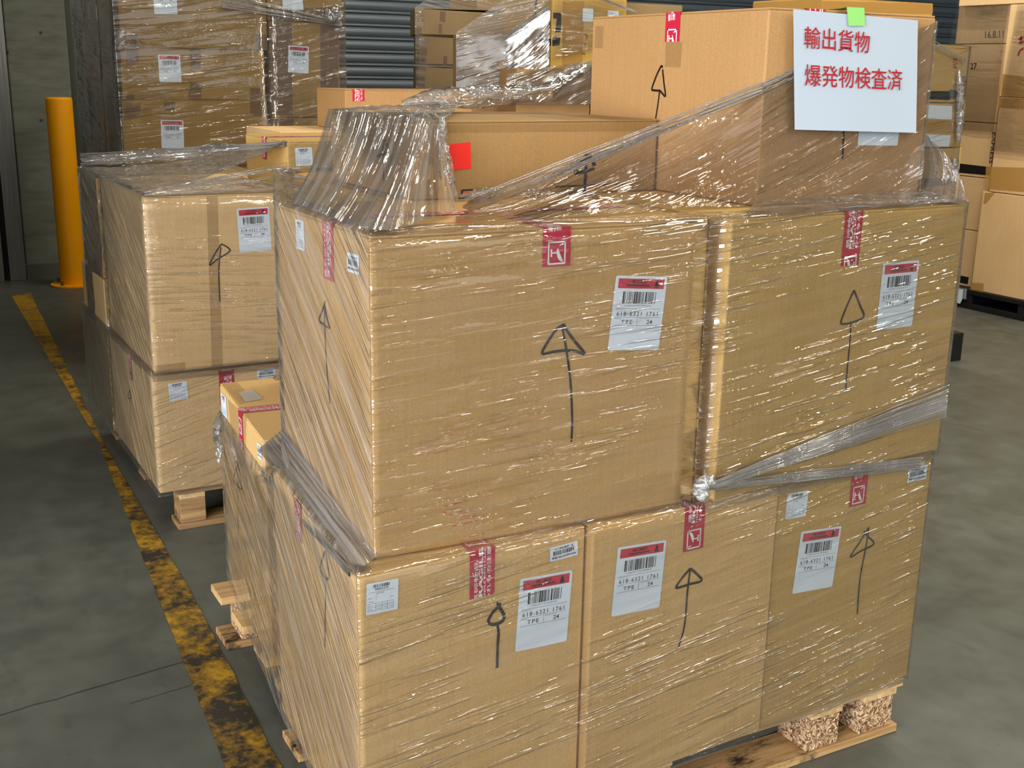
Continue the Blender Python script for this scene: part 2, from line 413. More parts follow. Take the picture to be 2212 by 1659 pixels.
def fragile_tape(parent, edge, across, down, nd, back=None, length=0.1, top=0.0, phase=0.0, flip=False, width=0.048, nb=None):
    """edge: point on the box edge at the tape's middle; down: unit vector down the side; back: unit vector over the top"""
    bm = bmesh.new(); mats = [REDTAPE, WHITE2]
    def poly(pts, mi, l):
        f = bm.faces.new([bm.verts.new((x, y, 0.00030*l)) for x, y in pts]); f.material_index = mi
    h = width/2
    ys = [-length, 0, top] if top > 0 else [-length, 0]
    for y0, y1 in zip(ys, ys[1:]): poly(((-h, y0), (h, y0), (h, y1), (-h, y1)), 0, 0)
    k0 = math.floor((-length-phase)/FRLEN)-1
    for k in range(k0, k0 + int((length+top)/FRLEN)+4):
        base = -length + phase + (k-k0-1)*FRLEN if True else 0
        if base > top or base + FRLEN < -length: continue
        for pts, m, l in FR:
            p = [(-x, base + FRLEN - y) for x, y in pts] if flip else [(x, base + y) for x, y in pts]
            poly(p, 1, l)
    for co, no in (((0, -length+.0006, 0), (0, -1, 0)), ((0, max(top, 0)-.0006, 0), (0, 1, 0))):
        bmesh.ops.bisect_plane(bm, geom=bm.verts[:]+bm.edges[:]+bm.faces[:], plane_co=co, plane_no=no, clear_outer=True)
    bmesh.ops.bisect_plane(bm, geom=bm.verts[:]+bm.edges[:]+bm.faces[:], plane_co=(0, 0, 0), plane_no=(0, 1, 0))
    o0 = parent_world(parent); nb = nb or Vector((0, 0, 1))
    for v in bm.verts:
        x, y, z = v.co
        if y <= 1e-7: v.co = edge + across*x + down*(-y) + nd*(0.0010+z) + (nb*0.001 if y > -1e-6 else Vector((0, 0, 0))) - o0
        else: v.co = edge + across*x + back*y + nb*(0.0010+z) - o0
    me = bpy.data.meshes.new('fragile_tape'); bm.to_mesh(me); bm.free()
    for m in mats: me.materials.append(m)
    o = bpy.data.objects.new('fragile_tape', me); COL.objects.link(o); o.parent = parent; return o

# ---------------------------------------------------------------- boxes
Z3 = Vector((0, 0, 1))
class Box:
    """a closed carton; fl, fr, br, bl = corners seen from above, z0..z1"""
    def __init__(s, fl, fr, br, bl, z0, z1, label, mat=KRAFT, group=None, flaps=True, name='cardboard_box', cat='cardboard box', zt=None):
        c = [Vector((x, y, 0)) for x, y in (fl, fr, br, bl)]; s.c = c; s.z0, s.z1 = z0, z1
        zt = zt or (0, 0, 0, 0)
        mb = MB(); fh = 0.004 if flaps else 0
        mb.hexa([p + Z3*z0 for p in c] + [p + Z3*(z1-fh+d) for p, d in zip(c, zt)], mat)
        ctr = sum(c, Vector())/4 + Z3*z0
        s.o = tag(mb.build(name, None, ctr, bevel=0.0035), label, cat, group)
        s.F = Plane(c[0]+Z3*z0, (c[1]-c[0]).cross(Z3)); s.L = Plane(c[0]+Z3*z0, (c[3]-c[0]).cross(Z3)); s.T = Plane(c[0]+Z3*z1, Z3)
        if flaps:
            m0, m1 = (c[0]+c[3])/2, (c[1]+c[2])/2
            for a, b, d, e, g in ((c[0], c[1], m1, m0, -1), (m0, m1, c[2], c[3], 1)):
                q = [a, b, d, e]; ce = sum(q, Vector())/4
                q = [ce + (p-ce)*0.992 for p in q]
                fm = MB(); fm.hexa([p + Z3*(z1-fh) for p in q] + [p + Z3*z1 for p in q], mat)
                fm.build('top_flap', s.o, bevel=0.0012, seg=1)
    def tapeF(s, px, ybot, top=0.0, phase=0.0, flip=False, width=0.048):
        e = s.F.at(px[0], px[1]); e.z = s.z1; b = s.F.at(ybot[0], ybot[1])
        ac = (s.c[1]-s.c[0]).normalized(); bk = (Z3.cross(ac)).normalized()
        return fragile_tape(s.o, e, ac, -Z3, s.F.n, bk, s.z1 - b.z, top, phase, flip, width)
    def tapeL(s, px, ybot, top=0.0, phase=0.0, flip=False, width=0.048):
        e = s.L.at(px[0], px[1]); e.z = s.z1; b = s.L.at(ybot[0], ybot[1])
        ac = (s.c[0]-s.c[3]).normalized(); bk = (Z3.cross(ac)).normalized()
        return fragile_tape(s.o, e, ac, -Z3, s.L.n, bk, s.z1 - b.z, top, phase, flip, width)
    def seam(s, length, start=0.0, z=0.0, phase=0.03):
        """fragile tape along the middle seam on the top"""
        m0, m1 = (s.c[0]+s.c[3])/2, (s.c[1]+s.c[2])/2; d = (m1-m0).normalized(); w = (m1-m0).length
        e = m1 - d*start + Z3*(s.z1+z); ac = Z3.cross(d)
        return fragile_tape(s.o, e, d.cross(Z3), -d, Z3, None, min(length, w-start-.002), 0, phase)

ZD = 0.1386           # top of the pallet decks
ZL = 0.6663           # top of the lower tier
ZU = 1.1890           # top of the upper tier

# ================================================================= the setting
def structure(o): o['kind'] = 'structure'; return o
def floor_mat():
    m = M('concrete_floor'); v = m.coords('Object')
    n1 = m.noise(v, 0.55, 5); n2 = m.noise(v, 6, 5, 0.6); n3 = m.noise(m.coords('Object', (14, 5, 1), (0, 0, 0.5)), 1.0, 5, 0.65); n4 = m.noise(v, 70, 2)
    c = m.ramp(n1, [(0.3, lin(70, 73, 68)), (0.7, lin(94, 96, 87))])
    c = m.mix(0.45, c, m.ramp(n2, [(0.3, lin(60, 63, 60)), (0.7, lin(100, 102, 94))]))
    st = m.ramp(n3, [(0.56, (0, 0, 0)), (0.72, (1, 1, 1))]); c = m.mix(m.math('MULTIPLY', st, 0.45), c, lin(58, 60, 56))
    sp = m.ramp(n4, [(0.70, (0, 0, 0)), (0.76, (1, 1, 1))]); c = m.mix(m.math('MULTIPLY', sp, 0.6), c, lin(40, 42, 40))
    n5 = m.noise(v, 2.3, 5, 0.65); st2 = m.ramp(n5, [(0.64, (0, 0, 0)), (0.72, (1, 1, 1))]); c = m.mix(m.math('MULTIPLY', st2, 0.5), c, lin(66, 66, 58))
    m.color(c).set(0.42, 0, 0.35)
    m.link(m.ramp(n2, [(0.3, (0.36,)*3), (0.7, (0.6,)*3)]), m.b.inputs['Roughness']); m.bump(n2, 0.08, 0.01); return m.m
mb = MB(); FL = floor_mat(); mb.box((-9, -11, -0.2), (14, 8.4, 0.0), FL); structure(mb.build('floor'))
# joint sawn in the slab
mb = MB()
for a, b in (((0, 1545), (415, 1424)), ((280, 1520), (420, 1478))):
    A, B = on(*a, 2, 0.0004), on(*b, 2, 0.0004); A = A + (A-B)*(1.5 if a[0] == 0 else 0); pr = []; qr = []
    for k in range(25):
        p = A.lerp(B, k/24); j = noise.noise(Vector((k*0.9, a[1], 0)))*0.006; w = (0.0022 if a[0] == 0 else 0.0012)
        pr.append(p + Vector((0, j+w, 0))); qr.append(p + Vector((0, j-w, 0)))
    mb.grid([qr, pr], plain('floor_crack', (38, 40, 38), 0.9))
structure(mb.build('floor_crack'))
def line_mat():
    m = M('worn_yellow_paint'); v = m.coords('Object')
    n1 = m.noise(v, 9, 6, 0.7); n2 = m.noise(v, 2.2, 3); n3 = m.noise(v, 38, 4, 0.7)
    k = m.math('ADD', m.math('MULTIPLY', n1, 0.5), m.math('ADD', m.math('MULTIPLY', n3, 0.32), m.math('MULTIPLY', n2, 0.3)))
    sx = m.node('ShaderNodeSeparateXYZ'); m.link(m.coords('Object'), sx.inputs[0])
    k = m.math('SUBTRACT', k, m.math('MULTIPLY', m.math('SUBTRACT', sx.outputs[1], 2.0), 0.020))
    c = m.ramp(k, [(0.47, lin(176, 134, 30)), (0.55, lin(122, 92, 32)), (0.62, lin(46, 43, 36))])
    m.color(c).set(0.6, 0, 0.3); m.bump(n3, 0.3, 0.004); return m.m
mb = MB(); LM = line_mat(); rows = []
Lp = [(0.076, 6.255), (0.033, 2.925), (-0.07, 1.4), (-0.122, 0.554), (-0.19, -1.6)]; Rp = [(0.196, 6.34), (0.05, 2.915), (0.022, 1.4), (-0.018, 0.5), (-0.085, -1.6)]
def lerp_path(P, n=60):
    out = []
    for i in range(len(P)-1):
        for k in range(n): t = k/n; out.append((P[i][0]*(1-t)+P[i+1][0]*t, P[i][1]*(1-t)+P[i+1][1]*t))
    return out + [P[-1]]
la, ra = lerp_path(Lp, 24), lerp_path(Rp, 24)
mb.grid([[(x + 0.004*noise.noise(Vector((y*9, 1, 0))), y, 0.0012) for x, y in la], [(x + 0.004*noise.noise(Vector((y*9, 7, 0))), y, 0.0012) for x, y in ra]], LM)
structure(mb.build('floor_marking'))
def concrete_mat():
    m = M('board_marked_concrete'); v = m.coords('Object'); n1 = m.noise(v, 2.0, 4); n2 = m.noise(v, 14, 5, 0.65); n3 = m.noise(m.coords('Object', (6, 6, 26)), 1.0, 4)
    c = m.ramp(n1, [(0.3, lin(96, 98, 88)), (0.72, lin(124, 128, 119))]); c = m.mix(0.4, c, m.ramp(n3, [(0.3, lin(78, 80, 71)), (0.7, lin(130, 132, 122))]))
    vo = m.node('ShaderNodeTexVoronoi'); vo.inputs['Scale'].default_value = 6; m.link(v, vo.inputs['Vector'])
    h = m.ramp(vo.outputs['Distance'], [(0.05, (1, 1, 1)), (0.08, (0, 0, 0))]); c = m.mix(m.math('MULTIPLY', h, 0.8), c, lin(44, 44, 40))
    m.color(c).set(0.8, 0, 0.2); m.bump(n2, 0.25, 0.01); return m.m
CONC = concrete_mat()
mb = MB(); mb.box((-9, 7.75, 0), (14, 8.0, 5.2), plain('rear_wall_paint', (86, 88, 84), 0.8)); structure(mb.build('wall_back'))
mb = MB(); mb.box((-9.2, -11, 0), (-9, 8, 5.2), CONC); structure(mb.build('wall_left'))
mb = MB(); mb.box((-1.3, 1.7, 0), (-1.1, 7.75, 5.2), CONC); structure(mb.build('wall_light_block'))  # unseen wall added to keep daylight off the far left corner
mb = MB(); mb.box((14, -11, 0), (14.2, 8, 5.2), plain('right_wall_paint', (150, 152, 148), 0.8)); structure(mb.build('wall_right'))
mb = MB(); mb.box((-9.2, -11, 5.2), (14.2, 8, 5.4), plain('roof_deck', (120, 122, 120), 0.8)); structure(mb.build('ceiling'))
mb = MB(); mb.box((0.245, 6.9, 0), (0.628, 7.75, 5.2), CONC); structure(mb.build('wall_pier', bevel=0.01))
mb = MB(); mb.box((0.63, 7.05, 0), (0.86, 7.75, 5.2), plain('recess_shade_olive', (66, 68, 58), 0.6)); structure(mb.build('trim_1'))  # recess beside the pier filled solid, its shade painted as dark olive
mb = MB(); mb.box((0.13, 6.82, 0), (0.235, 7.75, 5.2), STEEL); mb.box((-0.06, 6.80, 0), (0.095, 7.75, 5.2), STEEL); mb.box((0.095, 6.9, 0), (0.13, 7.75, 5.2), DARKGAP)
structure(mb.build('trim_2', bevel=0.003))
mb = MB(); mb.box((-1.2, 7.2, 0), (-0.06, 7.3, 2.3), STEEL); structure(mb.build('door_1', bevel=0.003))
mb = MB(); mb.box((0.24, 6.84, 0), (0.66, 6.9, 0.10), plain('kerb_concrete', (92, 92, 84), 0.8)); structure(mb.build('baseboard_back'))
# roller shutter: curved slats with a rolled joint
SH = M('grey_shutter_steel'); SH.color(SH.ramp(SH.noise(SH.coords('Object', (1, 8, 60)), 2.0), [(0.3, lin(96, 106, 116)), (0.7, lin(114, 124, 134))])).set(0.42, 0.25, 0.5)
SHD = plain('shutter_joint', (20, 21, 22), 0.6)
prof = []
pitch = 0.1015
z = 0.02
while z < 4.9:
    for t, d in ((0.0, 0.012), (0.06, 0.004), (0.14, -0.004), (0.20, -0.002), (0.23, 0.010), (0.27, 0.011)): prof.append((z + t*pitch, d))
    for k in range(7):
        t = 0.29 + 0.70*k/6; prof.append((z + t*pitch, 0.006 - 0.016*math.sin(PI*k/6)**0.8))
    z += pitch
mb = MB(); mb.grid([[(0.86, 7.5 + d, z), (13.5, 7.5 + d, z)] for z, d in prof], SH.m)
for i in range(0, len(prof), 13):
    z = prof[i][0]; mb.face([(0.86, 7.5065, z-0.003), (13.5, 7.5065, z-0.003), (13.5, 7.5065, z+0.009), (0.86, 7.5065, z+0.009)], SHD)
structure(mb.build('door_2', smooth=False))

# ================================================================= pallets
def pallet(label, x0, y0, x1, y1, blocks_x, bmat=CHIP, runner_y=None, wood=WOOD_X, name='wooden_pallet', stub=0.0, group=None):
    """deck boards along X on cross boards, blocks, bottom runners along X"""
    root = bpy.data.objects.new(name, None); COL.objects.link(root); root.location = ((x0+x1)/2, (y0+y1)/2, 0)
    tag(root, label, 'pallet', group)
    n = 7; bw = 0.098; gap = (y1-y0-n*bw)/(n-1)
    for i in range(n):
        y = y0 + i*(bw+gap); b = MB(); j = random.uniform(-.006, .006)
        b.box((x0-stub+j, y, ZD-0.020), (x1+j, y+bw, ZD-0.0005), wood); b.build('deck_board', root, bevel=0.0015, seg=1)
    for xa, xb in blocks_x:
        b = MB(); b.box((xa, y0+0.004, ZD-0.038), (xb, y1-0.004, ZD-0.0205), WOOD_Y); b.build('cross_board', root, bevel=0.0015, seg=1)
    ry = runner_y or ((y0, y0+0.1), ((y0+y1)/2-.05, (y0+y1)/2+.05), (y1-.1, y1))
    for ya, yb in ry:
        b = MB(); b.box((x0-stub, ya, 0.0005), (x1, yb, 0.0195), WOOD_STAIN if bmat is CHIP else wood); b.build('bottom_board', root, bevel=0.0015, seg=1)
        for xa, xb in blocks_x:
            b = MB(); b.box((xa, ya+0.006, 0.020), (xb, yb-0.002, ZD-0.0385), bmat); b.build('block', root, bevel=0.0012, seg=1)
    return root
pallet('light wooden pallet with chipboard blocks under the nearest wrapped load', 0.02, 0.0, 1.262, 1.172,
       ((0.06, 0.15), (0.54, 0.63), (0.995, 1.085), (1.149, 1.246)), CHIP, ((0.006, 0.105), (0.500, 0.610), (1.055, 1.165)), WOOD_X)
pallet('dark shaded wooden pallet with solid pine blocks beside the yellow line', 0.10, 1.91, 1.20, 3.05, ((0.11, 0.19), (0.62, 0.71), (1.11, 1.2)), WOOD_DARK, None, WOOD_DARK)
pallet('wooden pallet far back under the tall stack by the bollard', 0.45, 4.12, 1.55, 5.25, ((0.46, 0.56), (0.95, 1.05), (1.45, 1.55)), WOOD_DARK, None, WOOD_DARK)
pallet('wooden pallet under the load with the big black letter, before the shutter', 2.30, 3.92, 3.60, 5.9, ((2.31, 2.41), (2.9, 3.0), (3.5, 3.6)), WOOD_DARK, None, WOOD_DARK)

# ================================================================= nearest load
G1 = 'cartons of the nearest wrapped load'
L1 = Box((-.0466, -.0448), (.384, -.026), (.384, .50), (-.012, .50), ZD, ZL, 'left front carton of the bottom tier, thick black arrow beside its cargo label', KRAFT_LIGHT, G1)
L2 = Box((.389, -.0424), (.8255, -.0233), (.8255, 1.16), (.389, 1.16), ZD, ZL, 'middle carton of the bottom tier, arrow with a curved tail under the film knot', KRAFT_LIGHT, G1)
L3 = Box((.8315, -.0163), (1.2715, .0027), (1.265, 1.15), (.830, 1.15), ZD, ZL, 'right carton of the bottom tier, standing over the two chipboard blocks', KRAFT_OLIVE, G1)
L4 = Box((.025, .684), (.384, .684), (.384, 1.182), (.066, 1.182), ZD, ZL, 'carton with taped bare top at the back of the bottom tier, beside the yellow line', KRAFT_LIGHT, G1)
U1 = Box((0, 0), (.619, -.02), (.619, .45), (-.0, .452), ZL+.001, ZU, 'large carton of the upper tier with the biggest black arrow', KRAFT, G1)
U2 = Box((.6588, -.0327), (1.284, .002), (1.28, 1.12), (.655, 1.10), ZL+.001, ZU, 'right carton of the upper tier with a tall narrow arrow, under the paper notice', KRAFT_OLIVE, G1)
U3 = Box((.22, .47), (.64, .47), (.64, 1.12), (.22, 1.12), ZL+.001, ZU, 'hidden carton behind the big arrow carton, carrying the long low box', KRAFT, G1)
T1 = Box((.8356, .116), (1.268, .116), (1.268, .718), (.8356, .718), ZU+.001, ZU+.364, 'topmost carton carrying the white paper notice', KRAFT_PINK, G1)
T2 = Box((.262, .425), (.829, .437), (.829, .872), (.262, .872), ZU+.001, ZU+.149, 'long low carton on top with a red square sticker', KRAFT_LONG, G1)

# upper tier, left
U1.seam(0.56, 0.03)
U1.tapeF((1203, 500), (1203, 576), top=0.22, phase=-(FRLEN-.042), flip=True, width=.052)
stick('cargo_label', CARGO, U1.o, U1.F, (1331, 595), (1442, 598), (1311, 757))
arrow(U1.o, U1.F, (((1222, 702), (1206, 708), (1190, 728), (1171, 763), (1195, 760), (1222, 757), (1245, 759), (1263, 764), (1240, 735), (1214, 700)), ((1214, 704), (1219, 730), (1224, 760), (1231, 810), (1235, 870), (1236, 920), (1234, 955))), .005)
stick('invoice_label', INVOICE_B, U1.o, U1.L, (638, 473), (656, 478), (638, 536))
U1.tapeL((708, 470), (708, 604), top=.05, phase=-.012, flip=True, width=.05)
stick('shelf_label', SHELF, U1.o, U1.L, (749, 544), (775, 552), (748, 585))
arrow(U1.o, U1.L, (((702, 650), (697, 668), (689, 690), (696, 699), (711, 708), (707, 692), (700, 655)), ((701, 660), (701, 708), (705, 790), (712, 873))))
# upper tier, right
U2.tapeF((1845, 462), (1845, 573), top=.10, phase=-.019)
stick('cargo_label', CARGO, U2.o, U2.F, (1908, 569), (1986, 562), (1895, 714))
arrow(U2.o, U2.F, (((1845, 627), (1830, 660), (1817, 694), (1822, 700), (1842, 696), (1866, 684), (1858, 660), (1845, 627)), ((1838, 697), (1836, 740), (1830, 800), (1827, 846))))
# bottom tier
stick('invoice_label', INVOICE, L1.o, L1.F, (792, 1262), (861, 1249), (794, 1329))
L1.tapeF((1042, 1180), (1042, 1289), top=.05, phase=-.062)
stick('shelf_label', SHELF, L1.o, L1.F, (1188, 1184), (1248, 1168), (1187, 1215))
stick('cargo_label', CARGO, L1.o, L1.F, (1124, 1251), (1237, 1231), (1111, 1409))
arrow(L1.o, L1.F, (((1072, 1303), (1078, 1308), (1063, 1325), (1055, 1343), (1066, 1349), (1084, 1343), (1089, 1330), (1078, 1309), (1082, 1303)), ((1074, 1348), (1077, 1365), (1075, 1400), (1074, 1443))), .0062)
L1.tapeL((644, 1085), (644, 1162), top=.0, phase=-.02, flip=True)
arrow(L1.o, L1.L, (((702, 1190), (695, 1210), (692, 1228), (698, 1243), (709, 1251), (709, 1233), (703, 1190)), ((703, 1250), (702, 1320), (701, 1400))))
L2.tapeF((1502, 1093), (1502, 1187), top=.04, phase=.004)
stick('cargo_label', CARGO, L2.o, L2.F, (1335, 1183), (1440, 1166), (1323, 1332))
arrow(L2.o, L2.F, (((1491, 1228), (1475, 1247), (1462, 1265), (1464, 1270), (1490, 1262), (1516, 1254), (1503, 1238), (1491, 1228)), ((1491, 1230), (1485, 1280), (1479, 1350), (1466, 1398))), .0048)
stick('invoice_label', INVOICE_B, L3.o, L3.F, (1702, 1067), (1747, 1059), (1701, 1122))
L3.tapeF((1859, 1010), (1859, 1090), top=.04, phase=-(FRLEN-.043), flip=True)
stick('shelf_label', SHELF, L3.o, L3.F, (1963, 1012), (2004, 1003), (1962, 1043))
stick('cargo_label', CARGO, L3.o, L3.F, (1731, 1149), (1818, 1136), (1713, 1283))
arrow(L3.o, L3.F, (((1877, 1139), (1858, 1170), (1837, 1203), (1860, 1190), (1888, 1175), (1876, 1160), (1866, 1148)), ((1877, 1139), (1872, 1175), (1858, 1250), (1852, 1327))))
stick('invoice_label', INVOICE_B, L4.o, L4.L, (477, 848), (488, 859), (475, 888))
stick('shelf_label', SHELF, L4.o, L4.L, (555, 955), (563, 962), (554, 985))
L4.tapeL((519, 880), (519, 964), top=.30, phase=-(FRLEN-.075), flip=True, width=.046)
arrow(L4.o, L4.L, (((514, 1003), (507, 1022), (504, 1038), (511, 1048), (522, 1056), (519, 1032), (514, 1003)), ((513, 1008), (513, 1090), (514, 1165))))
patch(L4.o, L4.L, ((492, 862), (532, 900), (530, 1010), (506, 1000)), KRAFTTAPE)
patch(L4.o, L4.T, ((515, 848), (545, 841), (568, 862), (530, 868)), WHITETAPE, off=.0022)
patch(L4.o, L4.T, ((478, 829), (512, 825), (545, 862), (520, 874)), KRAFTTAPE, off=.0014)
# top tier
T1.tapeL((1455, 34), (1452, 91), top=.03, phase=-.140, flip=True, width=.05)
patch(T1.o, T1.L, ((1438, 91), (1474, 91), (1470, 146), (1436, 144)), KRAFTTAPE)
patch(T1.o, T1.L, ((1286, 56), (1304, 56), (1302, 104), (1284, 104)), KRAFTTAPE)
arrow(T1.o, T1.L, (((1431, 146), (1428, 143), (1418, 163), (1408, 191), (1412, 195), (1426, 197), (1437, 208), (1434, 180), (1431, 150)), ((1425, 193), (1421, 225), (1416, 256))), .0045)
arrow(T1.o, T1.F, (((1824, 240), (1822, 300), (1820, 343)),), .005, name='drawn_line')
stick('blank_label', blank_label(62, 40), T1.o, T1.F, (1858, 260), (1945, 262), (1853, 314), dim=(62, 40))
T1.tapeF((1762, 22), (1762, 40), top=.10, phase=0)
arrow(T2.o, T2.L, (((827, 297), (820, 315), (813, 336), (824, 334), (839, 326), (835, 311), (827, 297)), ((827, 300), (827, 340), (828, 390))), .006)
patch(T2.o, T2.F, ((965, 312), (1016, 307), (1018, 364), (972, 369)), REDSTK, 'red_sticker', .0012)
arrow(T2.o, T2.F, (((1241, 374), (1252, 357), (1267, 337), (1278, 345), (1284, 358)), ((1267, 338), (1265, 375), (1262, 418)), ((1241, 374), (1262, 371), (1284, 363))), .0085)
arrow(T2.o, T2.F, (((998, 424), (998, 411)), ((998, 411), (1062, 408)), ((1200, 403), (1345, 397)), ((1345, 397), (1345, 424))), .003, name='printed_frame')
for q in (((962, 264), (1432, 258), (1431, 283), (962, 287)),): patch(T2.o, T2.F, q, KRAFTTAPE)

# paper notice hanging on the topmost carton
NP = Plane(T1.c[0] + Vector((0, -0.017, 0)), (0, -1, 0.0))
def notice():
    c = [NP.at(*p) for p in ((1717, 280), (1980, 287), (1983, 44), (1714, 20))]
    root = MB(); n = 10; rows = []
    for j in range(n+1):
        r = []
        for i in range(n+1):
            s, t = i/n, j/n; p = c[0]*(1-s)*(1-t) + c[1]*s*(1-t) + c[2]*s*t + c[3]*(1-s)*t
            r.append(p + NP.n*(0.0012*math.sin(s*5)*(1-t) + 0.0006*noise.noise(Vector((s*3, t*3, 1)))))
        rows.append(r)
    root.grid(rows, NOTICE)
    o = root.build('paper_notice', None, (c[0]+c[1]+c[2]+c[3])/4)
    sm = o.modifiers.new('thick', 'SOLIDIFY'); sm.thickness = 0.0006; sm.offset = -1
    tag(o, 'white paper notice with red writing hung on the topmost carton', 'notice')
    def line(txt, bl, br, tl):
        a, b, d = NP.at(*bl, .0026), NP.at(*br, .0026), NP.at(*tl, .0026); vs, fs = glyphs(txt, 0.006); m = MB()
        for f in fs: m.face([a + (b-a)*vs[i][0] + (d-a)*vs[i][1] for i in f], REDTXT)
        m.build('red_writing', o)
    line('輸出貨物', (1737, 104), (1878, 116), (1738, 56)); line('爆発物検査済', (1739, 186), (1949, 196), (1738, 138))
    m = MB(); g = [(1833, 56), (1869, 56), (1867, 17), (1829, 15)]
    q = [NP.at(*g[0], .0030), NP.at(*g[1], .0030), NP.at(*g[2], .0030), NP.at(*g[3], .0030)]
    m.face(q, GREENT); e = [q[3], q[2]]; k = [Vector((p.x, T1.c[0].y + .035, T1.z1 + .003)) for p in e]
    e2 = [Vector((p.x, T1.c[0].y - .002, T1.z1 + .004)) for p in e]
    m.face([q[3], q[2], e2[1], e2[0]], GREENT); m.face([e2[0], e2[1], k[1], k[0]], GREENT); m.build('green_tape', o)
notice()

# ================================================================= second load, behind on the left
G2 = 'cartons of the second wrapped load'
VT = 1.056
V2 = Box((.046, 1.895), (.481, 1.897), (.481, 2.60), (.046, 2.60), ZD, .5145, 'bottom carton of the second load, half hidden by the low taped box', KRAFT_SECOND, G2)
V1 = Box((.055, 1.897), (.489, 1.900), (.489, 2.60), (.055, 2.60), .5155+.008, VT, 'upper carton of the second load, slanted hand drawn arrow left of its cargo label', KRAFT_SECOND, G2)
V4 = Box((.500, 1.90), (1.18, 1.90), (1.18, 2.6), (.500, 2.6), ZD, .5145, 'right bottom carton of the second load behind the nearest load', KRAFT_SECOND, G2)
V3 = Box((.506, 1.90), (1.18, 1.90), (1.18, 2.6), (.506, 2.6), .5155+.008, VT, 'right upper carton of the second load behind the nearest load', KRAFT_SECOND, G2)
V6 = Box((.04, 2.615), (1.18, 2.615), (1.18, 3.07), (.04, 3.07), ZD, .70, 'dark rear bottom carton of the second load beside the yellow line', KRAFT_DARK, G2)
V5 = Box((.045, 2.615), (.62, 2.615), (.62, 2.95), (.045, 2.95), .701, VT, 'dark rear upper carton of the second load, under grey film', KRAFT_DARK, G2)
W1 = Box((.509, 1.95), (.93, 1.95), (.93, 2.40), (.509, 2.40), VT+.001, VT+.152, 'small carton on top of the second load with red tape and white slip', KRAFT_OLIVE, G2)
V7 = Box((.70, 2.63), (1.55, 2.63), (1.55, 3.05), (.70, 3.05), .701, 1.20, 'rear right carton of the second load, carrying the box with pink tape', KRAFT_SECOND, G2)
W2 = Box((.98, 2.68), (1.52, 2.68), (1.52, 3.0), (.98, 3.0), 1.201, 1.352, 'shallow carton with a pink tape strip before the shutter', KRAFT_PINK, G2)
stick('cargo_label', CARGO, V1.o, V1.F, (511, 451), (581, 446), (518, 546))
arrow(V1.o, V1.F, (((478, 527), (490, 533), (497, 541), (488, 549), (470, 560), (453, 573), (462, 552), (474, 533), (478, 527)), ((477, 534), (473, 575), (473, 610), (475, 652))))
stick('invoice_label', INVOICE_B, V2.o, V2.F, (363, 829), (403, 823), (367, 867))
stick('shelf_label', SHELF, V2.o, V2.F, (555, 799), (595, 794), (556, 819))
V2.tapeF((488, 794), (488, 875), top=.0, phase=-.055)
V2.tapeL((281, 770), (281, 818), top=.0, phase=-.02)
arrow(V2.o, V2.L, (((280, 842), (276, 858), (283, 860), (280, 842)), ((281, 845), (281, 880), (282, 920))), .004)
W1.tapeL((571, 302), (571, 344), top=.28, phase=-.01, flip=True)
stick('invoice_label', INVOICE_B, W1.o, W1.F, (637, 320), (674, 318), (640, 359))
patch(V1.o, V1.F, ((446, 424), (470, 423), (482, 800), (458, 803)), KRAFTTAPE)
patch(V1.o, V1.F, ((335, 790), (400, 782), (402, 798), (337, 808)), KRAFTTAPE)
W2.tapeF((774, 195), (774, 219), top=.02, phase=-.08)
W2.seam(.3, .1)

# ================================================================= tall load at the back left
G3 = 'cartons of the tall load at the back left'
Y3 = 4.1
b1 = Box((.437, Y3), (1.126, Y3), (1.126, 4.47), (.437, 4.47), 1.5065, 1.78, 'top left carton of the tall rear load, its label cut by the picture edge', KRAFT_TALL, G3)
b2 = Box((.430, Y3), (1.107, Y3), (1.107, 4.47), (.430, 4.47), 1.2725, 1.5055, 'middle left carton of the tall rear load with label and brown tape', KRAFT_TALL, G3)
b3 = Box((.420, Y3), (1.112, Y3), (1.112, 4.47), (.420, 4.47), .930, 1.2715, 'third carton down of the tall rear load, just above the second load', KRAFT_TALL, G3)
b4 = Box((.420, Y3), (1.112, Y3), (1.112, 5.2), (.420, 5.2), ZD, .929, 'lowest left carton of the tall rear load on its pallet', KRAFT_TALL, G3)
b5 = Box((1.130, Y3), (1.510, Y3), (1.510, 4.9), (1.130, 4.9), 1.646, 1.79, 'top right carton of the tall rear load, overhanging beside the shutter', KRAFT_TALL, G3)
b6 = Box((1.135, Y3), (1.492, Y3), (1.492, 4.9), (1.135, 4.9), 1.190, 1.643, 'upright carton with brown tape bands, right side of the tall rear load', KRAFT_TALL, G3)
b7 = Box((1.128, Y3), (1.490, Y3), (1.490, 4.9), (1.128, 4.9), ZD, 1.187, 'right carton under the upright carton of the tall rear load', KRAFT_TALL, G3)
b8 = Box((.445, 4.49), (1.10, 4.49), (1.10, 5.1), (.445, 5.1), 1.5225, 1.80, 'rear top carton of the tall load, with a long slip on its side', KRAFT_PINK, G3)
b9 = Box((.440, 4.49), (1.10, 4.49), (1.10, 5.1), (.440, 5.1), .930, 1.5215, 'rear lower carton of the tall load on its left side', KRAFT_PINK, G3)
stick('cargo_label', CARGO_B, b1.o, b1.F, (328, -46), (379, -44), (334, 30)); stick('cargo_label', CARGO_B, b5.o, b5.F, (605, -50), (649, -51), (611, 23))
stick('cargo_label', CARGO_B, b2.o, b2.F, (341, 118), (389, 119), (340, 177)); stick('cargo_label', CARGO_B, b3.o, b3.F, (347, 259), (396, 260), (348, 320))
stick('cargo_label', CARGO_B, b6.o, b6.F, (623, 98), (667, 101), (621, 156))
stick('cargo_label', CARGO_B, b8.o, b8.L, (186, -14), (194, -14), (190, 40))
